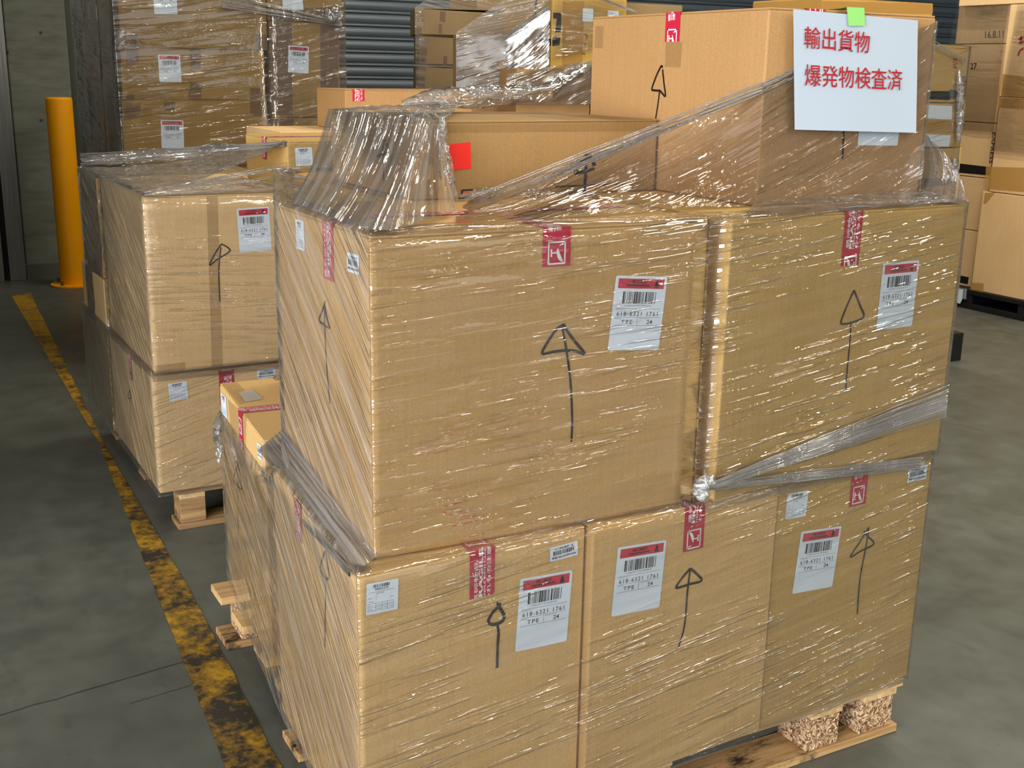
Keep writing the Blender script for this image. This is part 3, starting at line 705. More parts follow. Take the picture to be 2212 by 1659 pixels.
for b, q in ((b6, ((580, 45), (631, 50), (632, 250), (584, 249))), (b6, ((692, 54), (732, 56), (730, 251), (692, 250))), (b2, ((411, 107), (434, 108), (434, 149), (412, 150))), (b2, ((410, 178), (435, 180), (435, 216), (407, 215))),
             (b2, ((272, 104), (300, 105), (298, 138), (274, 143))), (b2, ((273, 204), (290, 202), (290, 216), (272, 215))), (b2, ((540, 190), (566, 190), (568, 216), (541, 216))), (b1, ((280, 76), (296, 76), (297, 102), (281, 101))), (b1, ((552, 75), (577, 74), (577, 107), (553, 106))),
             (b3, ((269, 222), (304, 222), (300, 256), (270, 258))), (b3, ((354, 221), (378, 220), (378, 238), (356, 239))), (b3, ((540, 219), (572, 218), (574, 252), (541, 250))), (b7, ((582, 257), (634, 256), (640, 300), (584, 300))), (b5, ((582, 20), (736, 15), (736, 44), (583, 43)))):
    patch(b.o, b.F, q, BROWNTAPE)
for b, q in ((b2, ((216, 103), (259, 103), (262, 138), (217, 134))), (b2, ((222, 184), (262, 186), (264, 216), (224, 214))), (b3, ((224, 222), (263, 220), (266, 260), (228, 250))), (b1, ((228, 75), (262, 76), (260, 101), (230, 100)))):
    patch(b.o, b.L, q, BROWNTAPE)

# ================================================================= load with the big black letter
G4 = 'cartons of the load before the shutter'
YA = 4.75
def bx(pl, pr, y, depth, z0, z1, label, mat, g, yaw=0.0, **k):
    A, d = on(*pl, 1, y), ray(*pr); e = Vector((math.cos(yaw), math.sin(yaw), 0)); q = CAM - A
    w = (d.x*q.y - d.y*q.x)/(d.x*e.y - d.y*e.x); n = Vector((-e.y, e.x, 0))*depth; B = A + e*w
    return Box((A.x, A.y), (B.x, B.y), (B.x+n.x, B.y+n.y), (A.x+n.x, A.y+n.y), z0, z1, label, mat, g, **k)
zc = lambda px, py, y: on(px, py, 1, y).z
YC = 5.15
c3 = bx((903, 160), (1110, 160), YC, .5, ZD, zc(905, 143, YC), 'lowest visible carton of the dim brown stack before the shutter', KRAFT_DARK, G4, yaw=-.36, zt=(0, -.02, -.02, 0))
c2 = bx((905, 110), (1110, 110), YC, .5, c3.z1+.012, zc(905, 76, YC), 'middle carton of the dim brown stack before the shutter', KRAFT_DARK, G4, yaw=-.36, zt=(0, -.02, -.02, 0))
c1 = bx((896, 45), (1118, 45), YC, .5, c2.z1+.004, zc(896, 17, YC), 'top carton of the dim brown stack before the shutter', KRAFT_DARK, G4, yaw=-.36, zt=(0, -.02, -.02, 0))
c0 = bx((1030, 5), (1128, 5), YC+.03, .4, c1.z1+.001, c1.z1+.24, 'carton lying on the dim stack at the picture top', KRAFT_OLIVE, G4)
YB = 4.30
cA = bx((1002, 100), (1100, 100), YB+.02, .40, ZD, zc(985, 71, YB), 'carton with amber tape edge left of the big lettered box', KRAFT_PINK, G4, yaw=-.30)
YK = 4.05
lowB = bx((1115, 200), (1275, 200), YK, .30, ZD, zc(1190, 150, YK), 'film covered carton under the big lettered box', KRAFT_PINK, G4)
cB = bx((1192, 60), (1352, 60), YK+.02, .55, lowB.z1+.001, lowB.z1+.62, 'upright yellowish box with a huge black letter and white slips', kraft('yellowish_cardboard', (205, 164, 82), (190, 150, 72)), G4, flaps=False)
cD = bx((1290, 200), (1465, 200), YK+.1, .7, ZD, zc(1400, 8, YK+.1), 'film wrapped carton right of the big lettered box', KRAFT_DARK, G4)
for b, q in ((cA, ((985, 72), (1085, 78), (1085, 98), (985, 90))), (cA, ((1085, 78), (1101, 79), (1100, 128), (1086, 110)))): patch(b.o, b.F, q, YELTAPE)
for b, q in ((c1, ((950, 24), (963, 25), (961, 48), (950, 46))), (c1, ((948, 52), (955, 52), (954, 72), (947, 72))), (c2, ((907, 78), (916, 80), (916, 96), (908, 94))), (c2, ((958, 121), (966, 121), (966, 141), (957, 140))), (c2, ((908, 118), (918, 120), (918, 136), (908, 134)))): patch(b.o, b.F, q, BROWNTAPE)
def big_letter():
    m = MB(); pl = cB.F; pl2 = cB.L
    def arc(pl, cx, cy, rx0, ry0, rx1, ry1, a0, a1):
        A = []; B = []
        for k in range(17):
            t = math.radians(a0 + (a1-a0)*k/16); A.append(pl.at(cx+rx0*math.cos(t), cy+ry0*math.sin(t), .0012)); B.append(pl.at(cx+rx1*math.cos(t), cy+ry1*math.sin(t), .0012))
        m.grid([A, B], BLACK)
    m.face([pl.at(*p, .0012) for p in ((1195, 27), (1213, 28), (1212, 70), (1199, 70), (1203, 40), (1195, 40))], BLACK)
    arc(pl, 1193, 62, 4, 22, 19, 38, 35, 88)
    m.face([pl.at(*p, .0012) for p in ((1193, 82), (1211, 79), (1209, 98), (1193, 99))], BLACK)
    m.build('black_letter', cB.o)
    m = MB(); m.grid([[pl2.at(*p, .0012) for p in ((1158, 78), (1166, 86), (1178, 96), (1190, 99))], [pl2.at(*p, .0012) for p in ((1166, 74), (1172, 79), (1181, 83), (1190, 84))]], BLACK)
    m.face([pl2.at(*p, .0012) for p in ((1181, 48), (1189, 46), (1189, 58), (1184, 62))], BLACK)
    m.face([pl2.at(*p, .0012) for p in ((1155, 0), (1161, 0), (1158, 32), (1155, 30))], BLACK)
    m.build('black_letter', cB.o)
    vs, fs = glyphs('SERVICES', .02); a, b, d = pl2.at(1130, 48, .0012), pl2.at(1126, 126, .0012), pl2.at(1142, 50, .0012); m = MB()
    for f in fs: m.face([a + (b-a)*vs[i][0] + (d-a)*vs[i][1] for i in f], BLACK)
    m.build('printed_word', cB.o)
    q = blank_label(36, 44)
    stick('white_slip', q, cB.o, pl, (1259, 18), (1282, 19), (1259, 46), dim=(36, 44)); stick('white_slip', q, cB.o, pl, (1313, 22), (1337, 24), (1313, 46), dim=(36, 44))
    m = MB()
    for s in (((1262, 74), (1268, 77), (1267, 85)), ((1260, 93), (1265, 96), (1263, 102)), ((1258, 116), (1264, 117))): stroke(m, pl, s, .004, MARKER)
    m.build('handwriting', cB.o)
    m = MB()
    for x in (1265, 1266): stroke(m, pl, ((x-22, 60), (x-24, 115)), .003, WHITE2)
big_letter()
patch(cB.o, cB.F, ((1215, 0), (1262, 2), (1258, 150), (1214, 140)), YELTAPE)
for b, q in ((lowB, ((1150, 168), (1200, 160), (1225, 175), (1180, 188))),): patch(b.o, b.F, q, tape_mat('orange_patch', (214, 130, 80), .5), 'orange_patch')
# box at the top edge, behind the notice carton
e1 = bx((1775, 20), (2015, 20), 3.6, .6, ZD, zc(1900, 1, 3.6), 'amber taped carton peeping out above the notice carton', kraft('amber_cardboard', (206, 160, 86), (192, 146, 74)), 'rear right cartons')
patch(e1.o, e1.F, ((1775, 2), (2015, 8), (2015, 30), (1775, 28)), YELTAPE)

# ================================================================= loads at the right
G5 = 'cartons of the banded stack at the right'
Y5 = 2.5
P5x0 = 3.05
def p5(ptop, pbot, label, mat=KRAFT_OLIVE):
    A = on(*ptop, 1, Y5); B = on(*pbot, 1, Y5); return Box((P5x0, Y5), ((A.x+B.x)/2, Y5), ((A.x+B.x)/2, Y5+.7), (P5x0, Y5+.7), B.z+.001, A.z-.001, label, mat, G5, flaps=False)
d1 = p5((2090, 100), (2086, 222), 'top carton of the right stack, red marks and a wide black band')
d2 = p5((2084, 223), (2077, 318), 'carton with two white paper patches in the right stack')
d3 = p5((2078, 319), (2068, 412), 'third carton of the right stack with a short black band')
d4 = Box((P5x0, Y5), (d3.c[1].x, Y5), (d3.c[1].x, Y5+.7), (P5x0, Y5+.7), .15, d3.z0-.002, 'lowest carton of the right stack, hidden behind the nearest load', KRAFT_OLIVE, G5, flaps=False)
for b, q, m in ((d1, ((1990, 196), (2052, 197), (2052, 216), (1990, 214)), BLACK), (d3, ((1996, 386), (2060, 383), (2060, 400), (1996, 403)), BLACK), (d1, ((2052, 193), (2072, 198), (2071, 214), (2052, 213)), GREYINK)): patch(b.o, b.F, q, m, 'printed_band', .0012)
for q in (((1990, 226), (2057, 229), (2056, 259), (1990, 255)), ((1988, 290), (2054, 292), (2050, 317), (1988, 316))): patch(d2.o, d2.F, q, WHITE, 'paper_patch', .0012)
patch(d2.o, d2.F, ((1995, 259), (2076, 262), (2076, 288), (1995, 287)), YELTAPE)
m = MB()
for k in range(7): stroke(m, d1.F, ((2059+(k % 2)*5, 127+k*3), (2068-(k % 3)*3, 129+k*3)), .006, REDTAPE)
m.build('red_print', d1.o)
def vword(b, plane, txt, a, bb, d, m=BLACK, name='printed_word'):
    vs, fs = glyphs(txt, .012); A, B, D = plane.at(*a, .0012), plane.at(*bb, .0012), plane.at(*d, .0012); q = MB()
    for f in fs: q.face([A + (B-A)*vs[i][0] + (D-A)*vs[i][1] for i in f], m)
    q.build(name, b.o)
vword(d1, d1.F, 'ESS', (2077, 165), (2077, 188), (2086, 165), GREYINK)
mb = MB(); mb.box((P5x0-.02, Y5-.04, 0), (4.3, Y5+.74, .149), BLACKPL); tag(mb.build('plastic_pallet', bevel=.004), 'black plastic pallet behind the nearest load, under the right stack', 'pallet')

G6, G7 = 'cartons of the rear right column', 'cartons at the right picture edge'
X7, X6 = 5.5, 5.56
def sidebox(X, ya, yb, z0, z1, label, g, mat=KRAFT):
    return Box((X, ya), (X+.55, ya), (X+.55, yb), (X, yb), z0, z1, label, mat, g, flaps=False)
y7 = on(2112, 420, 0, X7).y
f3 = sidebox(X7, y7-.9, on(2097, 628, 0, X7).y, .125, on(2128, 414, 0, X7).z, 'lowest carton at the right picture edge, on the black pallet', G7, KRAFT_FAR)
f2 = sidebox(X7, y7-.9, on(2150, 300, 0, X7).y, f3.z1+.004, on(2160, 210, 0, X7).z, 'middle carton at the right picture edge with amber tape', G7, KRAFT_FAR)
f1 = sidebox(X7, y7-.95, on(2172, 100, 0, X7).y, f2.z1+.004, on(2184, 10, 0, X7).z, 'top carton at the right picture edge with red handwriting', G7, KRAFT_FAR)
f0 = sidebox(X7, y7-.95, on(2100, 0, 0, X7).y+.1, f1.z1+.004, f1.z1+.25, 'carton above the right edge column, cut by the picture top', G7, KRAFT_FAR)
for b, q in ((f2, ((2130, 360), (2212, 362), (2212, 415), (2127, 408))), (f2, ((2158, 212), (2212, 212), (2212, 236), (2155, 232))), (f3, ((2098, 610), (2125, 612), (2124, 634), (2096, 626))), (f1, ((2166, 160), (2212, 165), (2212, 210), (2162, 206))), (f3, ((2128, 416), (2150, 416), (2130, 440), (2124, 440)))): patch(b.o, b.L, q, YELTAPE)
m = MB()
for s in (((2200, 85), (2212, 80)), ((2201, 92), (2212, 90)), ((2199, 121), (2203, 110), (2211, 104)), ((2206, 78), (2205, 95))): stroke(m, f1.L, s, .012, plain('red_marker', (168, 30, 60), .5))
m.build('handwriting', f1.o)
y6a, y6b = y7 - .6, on(2062, 500, 0, X6).y
zz = lambda px, py: on(px, py, 0, X6).z
g4 = sidebox(X6, f3.c[3].y+.012, f3.c[3].y+.35, .125, zz(2110, 500), 'lowest carton of the rear right column, black band at its foot', G6, KRAFT_FAR)
g3 = sidebox(X6, f3.c[3].y+.012, f3.c[3].y+.37, g4.z1+.004, zz(2110, 384), 'second carton from the floor in the rear right column', G6, KRAFT_FAR)
g2 = sidebox(X6, f3.c[3].y+.012, f3.c[3].y+.42, g3.z1+.004, zz(2110, 265), 'carton of the rear right column printed with a vertical word above a black band', G6, KRAFT_FAR)
g1 = sidebox(X6, f3.c[3].y+.012, f3.c[3].y+.55, g2.z1+.004, zz(2100, 96), 'film covered carton with handwritten 27 in the rear right column', G6, KRAFT_FAR)
g0 = sidebox(X6, f3.c[3].y+.012, f3.c[3].y+.40, g1.z1+.004, zz(2120, -6), 'top carton with handwritten figures in the rear right column', G6, KRAFT_FAR)
for b, q in ((g2, ((2062, 352), (2141, 361), (2139, 379), (2062, 372))), (g4, ((2060, 592), (2093, 599), (2090, 614), (2060, 608)))): patch(b.o, b.L, q, BLACK, 'printed_band', .0012)
vword(g2, g2.L, 'EXPRESS', (2144, 285), (2136, 352), (2152, 287)); vword(g3, g3.L, 'EXPRESS', (2122, 424), (2116, 490), (2130, 425))
vword(g0, g0.L, '16.8.11', (2128, 83), (2168, 80), (2128, 68), GREYINK, 'handwriting'); vword(g1, g1.L, '27', (2096, 150), (2110, 150), (2096, 136), BLACK, 'handwriting')
vword(d3, d3.F, 'EXP', (2063, 345), (2062, 380), (2072, 345), GREYINK)
mb = MB()
mb.box((X7-.02, y7-1.5, .0), (X7+.62, y7+.55, .035), BLACKPL); mb.box((X7-.02, y7-1.5, .095), (X7+.62, y7+.55, .123), BLACKPL)
for k in range(5):
    ya = y7-1.5 + k*.48; mb.box((X7-.015, ya, .035), (X7+.6, ya+.13, .095), BLACKPL)
tag(mb.build('plastic_pallet', bevel=.003), 'black plastic pallet at the right edge under the two columns', 'pallet')
mb = MB(); A = Plane((X7-.028, 0, 0), (-1, 0, 0)); mb.grid([[A.at(2066, 624), A.at(2080, 626)], [A.at(2066, 650), A.at(2078, 648)], [A.at(2068, 654), A.at(2074, 656)]], WHITE)
o = mb.build('hanging_tag', None, A.at(2072, 640)); sm = o.modifiers.new('thick', 'SOLIDIFY'); sm.thickness = .002
tag(o, 'small white tag clipped to the black pallet at the right', 'tag')
mb = MB(); mb.box(A.at(2080, 634) - Vector((0, .02, .035)), A.at(2080, 634) + Vector((.012, .05, .03)), plain('grey_clip', (130, 140, 150), .4)); mb.build('clip', o, bevel=.002)
vs, fs = glyphs('13', .02); q = MB(); a, b, d = A.at(2066, 643, .0015), A.at(2075, 644, .0015), A.at(2066, 635, .0015)
for f in fs: q.face([a + (b-a)*vs[i][0] + (d-a)*vs[i][1] for i in f], BLACK)
q.build('printed_number', o)

# ================================================================= bollard and trolley
BY = plain('yellow_enamel', (250, 166, 4), .4, 0, .25)
bp = Vector((.49, 6.52, 0)); R_ = .082
mb = MB(); n = 28
prof_ = [(0.014, R_), (1.20, R_), (1.212, R_*.96), (1.217, R_*.85), (1.218, 0.001)]
mb.grid([[bp + Vector((r*math.cos(2*PI*k/n), r*math.sin(2*PI*k/n), z)) for k in range(n+1)] for z, r in prof_], BY)
bo = tag(mb.build('bollard', None, bp, smooth=True), 'yellow steel bollard bolted to the floor beside the concrete pier', 'bollard')
mb = MB(); mb.grid([[bp + Vector((r*math.cos(2*PI*k/n), r*math.sin(2*PI*k/n), z)) for k in range(n+1)] for z, r in ((0.0006, .145), (.011, .145), (.0135, .138), (.0135, .02))], BY); mb.build('base_plate', bo)
for k in range(4):
    a = PI/4 + k*PI/2; c = bp + Vector((.115*math.cos(a), .115*math.sin(a), .012)); mb = MB(); mb.tube([c, c + Z3*.028], .011, STEEL, 8); mb.build('bolt', bo)
tr = bpy.data.objects.new('trolley', None); COL.objects.link(tr); tr.location = (-.17, 5.85, 0); tag(tr, 'cream trolley with blue bumper and black wheel at the left edge', 'trolley')
mb = MB(); mb.box((-.38, 5.80, .22), (-.070, 6.05, 1.02), CREAMP); mb.build('body', tr, bevel=.02)
mb = MB(); mb.box((-.40, 5.78, .135), (-.045, 6.07, .225), BLUEPL); mb.build('bumper', tr, bevel=.015)
for wx, wy in ((-.075, 5.85), (-.35, 5.85), (-.075, 6.02), (-.35, 6.02)):
    mb = MB(); mb.tube([(wx-.018, wy, .062), (wx+.018, wy, .062)], .061, BLACKPL, 20); mb.build('wheel', tr, bevel=0)

# ================================================================= stretch film
def wrap(mb, pts, z0, z1, off, mats, slope=0.0, amp=.0009, closed=True, rad=.007, lip=0.0, nz=14, seed=0, dz=None):
    """film wound round an outline; mats = one material (or per side); slope = lean of its stretch lines"""
    P = [Vector((x, y, 0)) for x, y in pts]; n = len(P); path = []
    sides = n if closed else n-1
    for i in range(n):
        a, b, c = P[i-1], P[i], P[(i+1) % n]; d0 = (b-a).normalized(); d1 = (c-b).normalized()
        n0 = Vector((d0.y, -d0.x, 0)); n1 = Vector((d1.y, -d1.x, 0))
        if not closed and i == 0: path.append((b + n1*off, n1, 0)); continue
        if not closed and i == n-1: path.append((b + n0*off, n0, n-2)); continue
        bis = (n0+n1); bis = bis/(bis.length_squared/2); ctr = b + bis*(off-rad)
        for k in range(5):
            t = k/4; nn = (n0*(1-t) + n1*t).normalized(); path.append((ctr + nn*rad, nn, (i-1) % n if k < 2 else i))
    if closed: path.append((path[0][0], path[0][1], path[-1][2]))
    full = [path[0]]
    for (p, m, s), (q, k, s2) in zip(path, path[1:]):
        L = (q-p).length; c = max(1, int(L/.045))
        for j in range(1, c+1): full.append((p.lerp(q, j/c), (m*(1-j/c)+k*(j/c)).normalized(), s2))
    U = [0]
    for i in range(1, len(full)): U.append(U[-1] + (full[i][0]-full[i-1][0]).length)
    rows = []; uvs = []
    def zf(v, i): return v(full[i][0]) if callable(v) else v
    for j in range(nz+1):
        t = j/nz; r = []; ur = []
        for i, (p, nn, s) in enumerate(full):
            za, zb = zf(z0, i), zf(z1, i); z = za + (zb-za)*t; sl = slope[s] if hasattr(slope, '__len__') else slope
            d = amp*(0.5 + noise.noise(Vector((U[i]*5, z*16 + U[i]*sl*16, seed)))); r.append(p + nn*max(d, -.001) + Z3*z); ur.append((U[i] + seed*7.3, z + sl*U[i]))
        rows.append(r); uvs.append(ur)
    if lip:
        for e in (0.3, 1.0):
            rows.append([Vector((q.x, q.y, q.z)) - full[i][1]*(lip*e*(1+.5*noise.noise(Vector((U[i]*9, 3, seed))))) + Z3*(.004 + .004*noise.noise(Vector((U[i]*14, 1, e)))) for i, q in enumerate(rows[nz])])
            uvs.append([(u, v + lip*e) for u, v in uvs[nz]])
    mats = mats if hasattr(mats, '__len__') else [mats]
    k = len(mb.v); w = len(full)
    for r in rows: mb.v += r
    for j in range(len(rows)-1):
        for i in range(w-1):
            mb.f.append([k+j*w+i, k+j*w+i+1, k+(j+1)*w+i+1, k+(j+1)*w+i]); mb.mi.append(mb.mat(mats[full[i+1][2] % len(mats)]))
            mb.uv[len(mb.f)-1] = [uvs[j][i], uvs[j][i+1], uvs[j+1][i+1], uvs[j+1][i]]
def sheet(mb, A, B, C, D, m, nu=24, nv=12, amp=.004, fu=4, fv=9, slope=0.0, seed=0, sag=0.0, turn=False):
    """loose film between four points: A, B below, C, D above; turn = stretch lines run from below to above"""
    A, B, C, D = (Vector(p) for p in (A, B, C, D)); n = (B-A).cross(D-A).normalized()
    if n.dot(CAM - A) < 0: n = -n
    w, h = ((B-A).length + (C-D).length)/2, ((D-A).length + (C-B).length)/2; rows = []; uvs = []
    for j in range(nv+1):
        r = []; ur = []
        for i in range(nu+1):
            s, t = i/nu, j/nv; p = A*(1-s)*(1-t) + B*s*(1-t) + C*s*t + D*(1-s)*t
            q = amp*noise.noise(Vector((s*w*fu*3, t*h*fv*3, seed+.5))) + amp*abs(noise.noise(Vector((s*w*fu*8, t*h*fv*8, seed+3))))
            r.append(p + n*(q - sag*4*t*(1-t)))
            ur.append((t*h + seed*3.1, s*w + slope*t*h) if turn else (s*w + seed*3.1, t*h + slope*s*w))
        rows.append(r); uvs.append(ur)
    mb.grid(rows, m, uvs)
def rope(mb, a, b, m, n=10, wid_a=.01, wid_b=.05, up=Z3, r=.0022, seed=1, seg=18, out=Vector((0, 0, 0))):
    """film gathered into strands between two points"""
    rg = random.Random(seed); a, b = Vector(a), Vector(b)
    for k in range(n):
        f0, f1 = (rg.random()-.5)*2, (rg.random()-.5)*2; f1 = .7*f0 + .3*f1; pts = []; rr = []
        for i in range(seg+1):
            t = i/seg; w = wid_a*(1-t) + wid_b*t
            p = a.lerp(b, t) + up*((f0*(1-t)+f1*t)*w/2) + out*(.5 + rg.random()*.8)*.004 + Vector((0, 0, .002*noise.noise(Vector((t*6, k, seed)))))
            pts.append(p); rr.append(r*(.6 + .8*abs(noise.noise(Vector((t*9, k*3.1, seed))))))
        mb.tube(pts, rr, m, 5, False)
def crumple(mb, pts, rad, m, seed=0, n=14, seg=26, amp=.8):
    pts = [Vector(p) for p in pts]; fine = []
    for i in range(len(pts)-1):
        for k in range(seg//(len(pts)-1)): fine.append(pts[i].lerp(pts[i+1], k/(seg//(len(pts)-1))))
    fine.append(pts[-1]); rings = []; uv = []
    for i, p in enumerate(fine):
        d = (fine[min(i+1, len(fine)-1)] - fine[max(i-1, 0)]).normalized(); a = d.cross(Vector((.3, .2, 1))).normalized(); b = d.cross(a); r = []
        e = min(1.0, .25 + 4*min(i, len(fine)-1-i)/len(fine))
        for k in range(n+1):
            t = 2*PI*(k % n)/n; q = rad*e*(1 + amp*noise.noise(Vector((math.cos(t)*1.7 + i*.35, math.sin(t)*1.7, seed*3.3))) + amp*.5*noise.noise(Vector((math.cos(t)*4 + i*.9, math.sin(t)*4, seed))))
            r.append(p + a*q*math.cos(t) + b*q*math.sin(t))
        rings.append(r); uv.append([(i*.02, k*.02) for k in range(n+1)])
    mb.grid(rings, m, uv)

def loose(root, pts, rad, m, seed, **k):
    c = MB(); crumple(c, pts, rad, m, seed, **k); return c.build('loose_film', root, smooth=True)

def own(root, name, *a, **k):
    c = MB(); sheet(c, *a, **k); return c.build(name, root, smooth=True)

# --- nearest load
root = bpy.data.objects.new('stretch_film', None); COL.objects.link(root); root.location = (.6, .5, .13)
tag(root, 'clear stretch film wound round the nearest load, gathered into a white knot', 'plastic film', 'plastic film round the loads')
mb = MB()
wrap(mb, ((-.0125, .50), (-.047, -.0455), (.389, -.0434), (.828, -.0240), (1.2722, .0015), (1.266, 1.14), (.065, 1.186)), .128, lambda p: ZL+.004 - (.078*min(1, max(0, (p.y-.5)/.16)) if p.x < .2 else 0), .0032, [FILM_SIDE, FILM, FILM, FILM, FILM_SIDE, FILM_SIDE, FILM_SIDE], (.62, -.10, -.10, -.10, 0, 0, .25), lip=.03, seed=1, nz=18)
mb.build('lower_wrap', root, smooth=True)
mb = MB()
wrap(mb, ((-.001, .46), (-.001, -.002), (.615, -.025), (.655, -.036), (1.284, -.001), (1.280, 1.10), (.21, 1.13)), ZL-.012, ZU+.004, .0032, [FILM_SIDE, FILM, FILM, FILM, FILM_SIDE, FILM_SIDE, FILM_SIDE], (.75, -.07, -.09, -.09, 0, 0, 0), lip=.06, seed=2, nz=18)
mb.build('upper_wrap', root, smooth=True)
# sheet drawn up over the topmost carton and the long carton
mb = MB(); k1 = T1.L.at(1655, 182); nb = T1.c[0] + Z3*(ZU+.004); q = -.005
D = on(985, 446, 1, .40); A = on(985, 482, 2, ZU+.006)
sheet(mb, A, nb + Vector((-.005, q, 0)), Vector((T1.c[0].x-.005, T1.c[0].y+q, k1.z)), D, FILM, 40, 10, .004, 3, 9, -.42, 5)
fr_ = T1.c[1]
sheet(mb, nb + Vector((-.005, q, 0)), Vector((fr_.x+.001, fr_.y+q, ZU+.004)), Vector((fr_.x+.001, fr_.y+q, T1.z1-.01)), Vector((T1.c[0].x-.005, T1.c[0].y+q, k1.z)), FILM, 26, 12, .0022, 3, 9, -.35, 6)
sheet(mb, Vector((fr_.x+.001, fr_.y+q, ZU+.004)), (fr_.x+.001, T1.c[2].y, ZU+.004), (fr_.x+.001, T1.c[2].y, T1.z1-.01), Vector((fr_.x+.001, fr_.y+q, T1.z1-.01)), FILM_SIDE, 14, 10, .003, 3, 9, .2, 7)
sheet(mb, U2.c[1] + Vector((0, -.004, ZU+.006)), U2.c[2] + Z3*(ZU+.006), (fr_.x+.004, T1.c[2].y, ZU+.13), (fr_.x+.004, fr_.y+q, ZU+.13), FILM_TENT, 14, 8, .004, 4, 9, .2, 8, sag=.02, turn=True)
sheet(mb, U2.c[0] + Vector((0.02, .0, ZU+.006)), U2.c[1] + Vector((0, .0, ZU+.006)), (fr_.x+.001, fr_.y+q, ZU+.02), (T1.c[0].x, fr_.y+q, ZU+.012), FILM_CRUMPLE, 34, 8, .003, 4, 9, 0, 9)
mb.build('top_wrap', root, smooth=True)
mb = MB()
rope(mb, D + Vector((0, -.006, -.004)), Vector((T1.c[0].x-.012, T1.c[0].y+q-.004, k1.z-.006)), FILM_ROPE, 12, .03, .022, seed=3, r=.0017)
rope(mb, Vector((T1.c[0].x-.012, T1.c[0].y+q-.003, k1.z-.006)), T1.F.at(1714, 158, .012), FILM_ROPE, 8, .022, .02, seed=4, r=.0015)
mb.build('gathered_edge', root, smooth=True)
# tent from the long carton down to the edge of the upper tier
mb = MB(); tn, tf = T2.c[0] + Z3*(T2.z1+.006), T2.c[3] + Z3*(T2.z1+.006); off = Vector((-.008, -.006, 0))
eb, ef = on(630, 441, 0, -.006), on(770, 497, 2, ZU+.006)
sheet(mb, eb + Z3*.004, (-.006, .03, ZU+.008), tn + off, tf + off, FILM_TENT, 30, 16, .004, 9, 2, 0, 11, sag=.012, turn=True)
sheet(mb, (-.006, .03, ZU+.008), on(840, 500, 2, ZU+.008), tn + Vector((.02, -.010, 0)), tn + off, FILM_TENT, 12, 16, .003, 9, 2, 0, 12, sag=.01, turn=True)
sheet(mb, on(840, 500, 2, ZU+.008), on(985, 455, 2, ZU+.010), on(955, 262, 1, T2.c[0].y-.010), tn + Vector((.02, -.010, 0)), FILM_TENT, 16, 16, .003, 9, 2, 0, 13, sag=.006, turn=True)
sheet(mb, tn + off, on(965, 260, 1, T2.c[0].y-.010) + Z3*.004, on(1010, 215, 1, T2.c[2].y) + Z3*.0, tf + off, FILM_CRUMPLE, 22, 12, .006, 5, 6, .1, 14)
mb.build('tent_wrap', root, smooth=True)
loose(root, [on(957, 250, 1, .405), on(952, 300, 1, .40), on(962, 370, 1, .395), on(986, 440, 1, .39)], .011, FILM_CRUMPLE, 3)
loose(root, [on(870, 222, 1, .80), on(960, 212, 1, .8), on(1060, 205, 1, .8), on(1180, 198, 1, .8), on(1262, 150, 1, .85)], .019, FILM_CRUMPLE, 4, amp=1.0)
loose(root, [on(990, 425, 1, .39), on(1080, 412, 1, .40), on(1200, 425, 1, .40), on(1340, 430, 1, .40)], .010, FILM_CRUMPLE, 6)
loose(root, [on(473, 892, 0, .05), on(468, 930, 0, .05), on(474, 960, 0, .04), on(472, 1000, 0, .03)], .009, FILM_CRUMPLE, 5)
# gathered bands running to the knot between the two upper cartons
mb = MB(); kn = U2.F.at(1528, 1052, .016)
rope(mb, kn, U2.F.at(2046, 866, .012), FILM_ROPE, 22, .012, .085, seed=8, r=.0016, seg=26)
rope(mb, kn, L3.F.at(1990, 1000, .010), FILM_ROPE, 12, .012, .035, seed=9, r=.0014, seg=26)
sheet(mb, kn - Z3*.006, U2.F.at(2044, 900, .011), U2.F.at(2046, 842, .011), kn + Z3*.006, FILM_TENT, 40, 6, .002, 2, 20, .0, 15)
sheet(mb, kn - Z3*.008, L3.F.at(1996, 1008, .008), L3.F.at(2000, 985, .008), kn + Z3*.000, FILM_TENT, 40, 6, .002, 2, 20, .0, 16)
mb.build('gathered_band', root, smooth=True)
mb = MB(); crumple(mb, [U2.F.at(1545, 1040, .020), U2.F.at(1525, 1040, .026), U2.F.at(1514, 1050, .028), U2.F.at(1516, 1070, .026), U2.F.at(1514, 1082, .024)], .013, FILM_KNOT, 9, amp=.5, n=16, seg=32)
tag(mb.build('film_knot', root, smooth=True), 'white film knot')
# fan from the low taped box to the front corner
mb = MB(); c4 = L4.c[0]; fan = on(637, 1015, 0, -.008)
sheet(mb, L1.c[0] + Vector((-.012, .0, ZL+.004)), (0.0, -.010, ZL+.012), (-.008, .44, ZL+.10), c4 + Vector((-.010, 0, ZL-.02)), FILM_TENT, 26, 10, .004, 2, 12, 0, 18, turn=True)
sheet(mb, c4 + Vector((-.008, -.008, ZL-.09)), Vector((.12, c4.y-.012, ZL-.16)), Vector((.12, c4.y-.012, ZL+.004)), c4 + Vector((-.008, -.008, ZL+.004)), FILM_TENT, 14, 12, .004, 10, 4, .3, 19, turn=True)
rope(mb, c4 + Vector((-.010, -.01, ZL-.06)), L1.c[0] + Vector((-.010, .01, ZL+.003)), FILM_ROPE, 9, .03, .03, seed=12, r=.0022)
mb.build('fan_wrap', root, smooth=True)

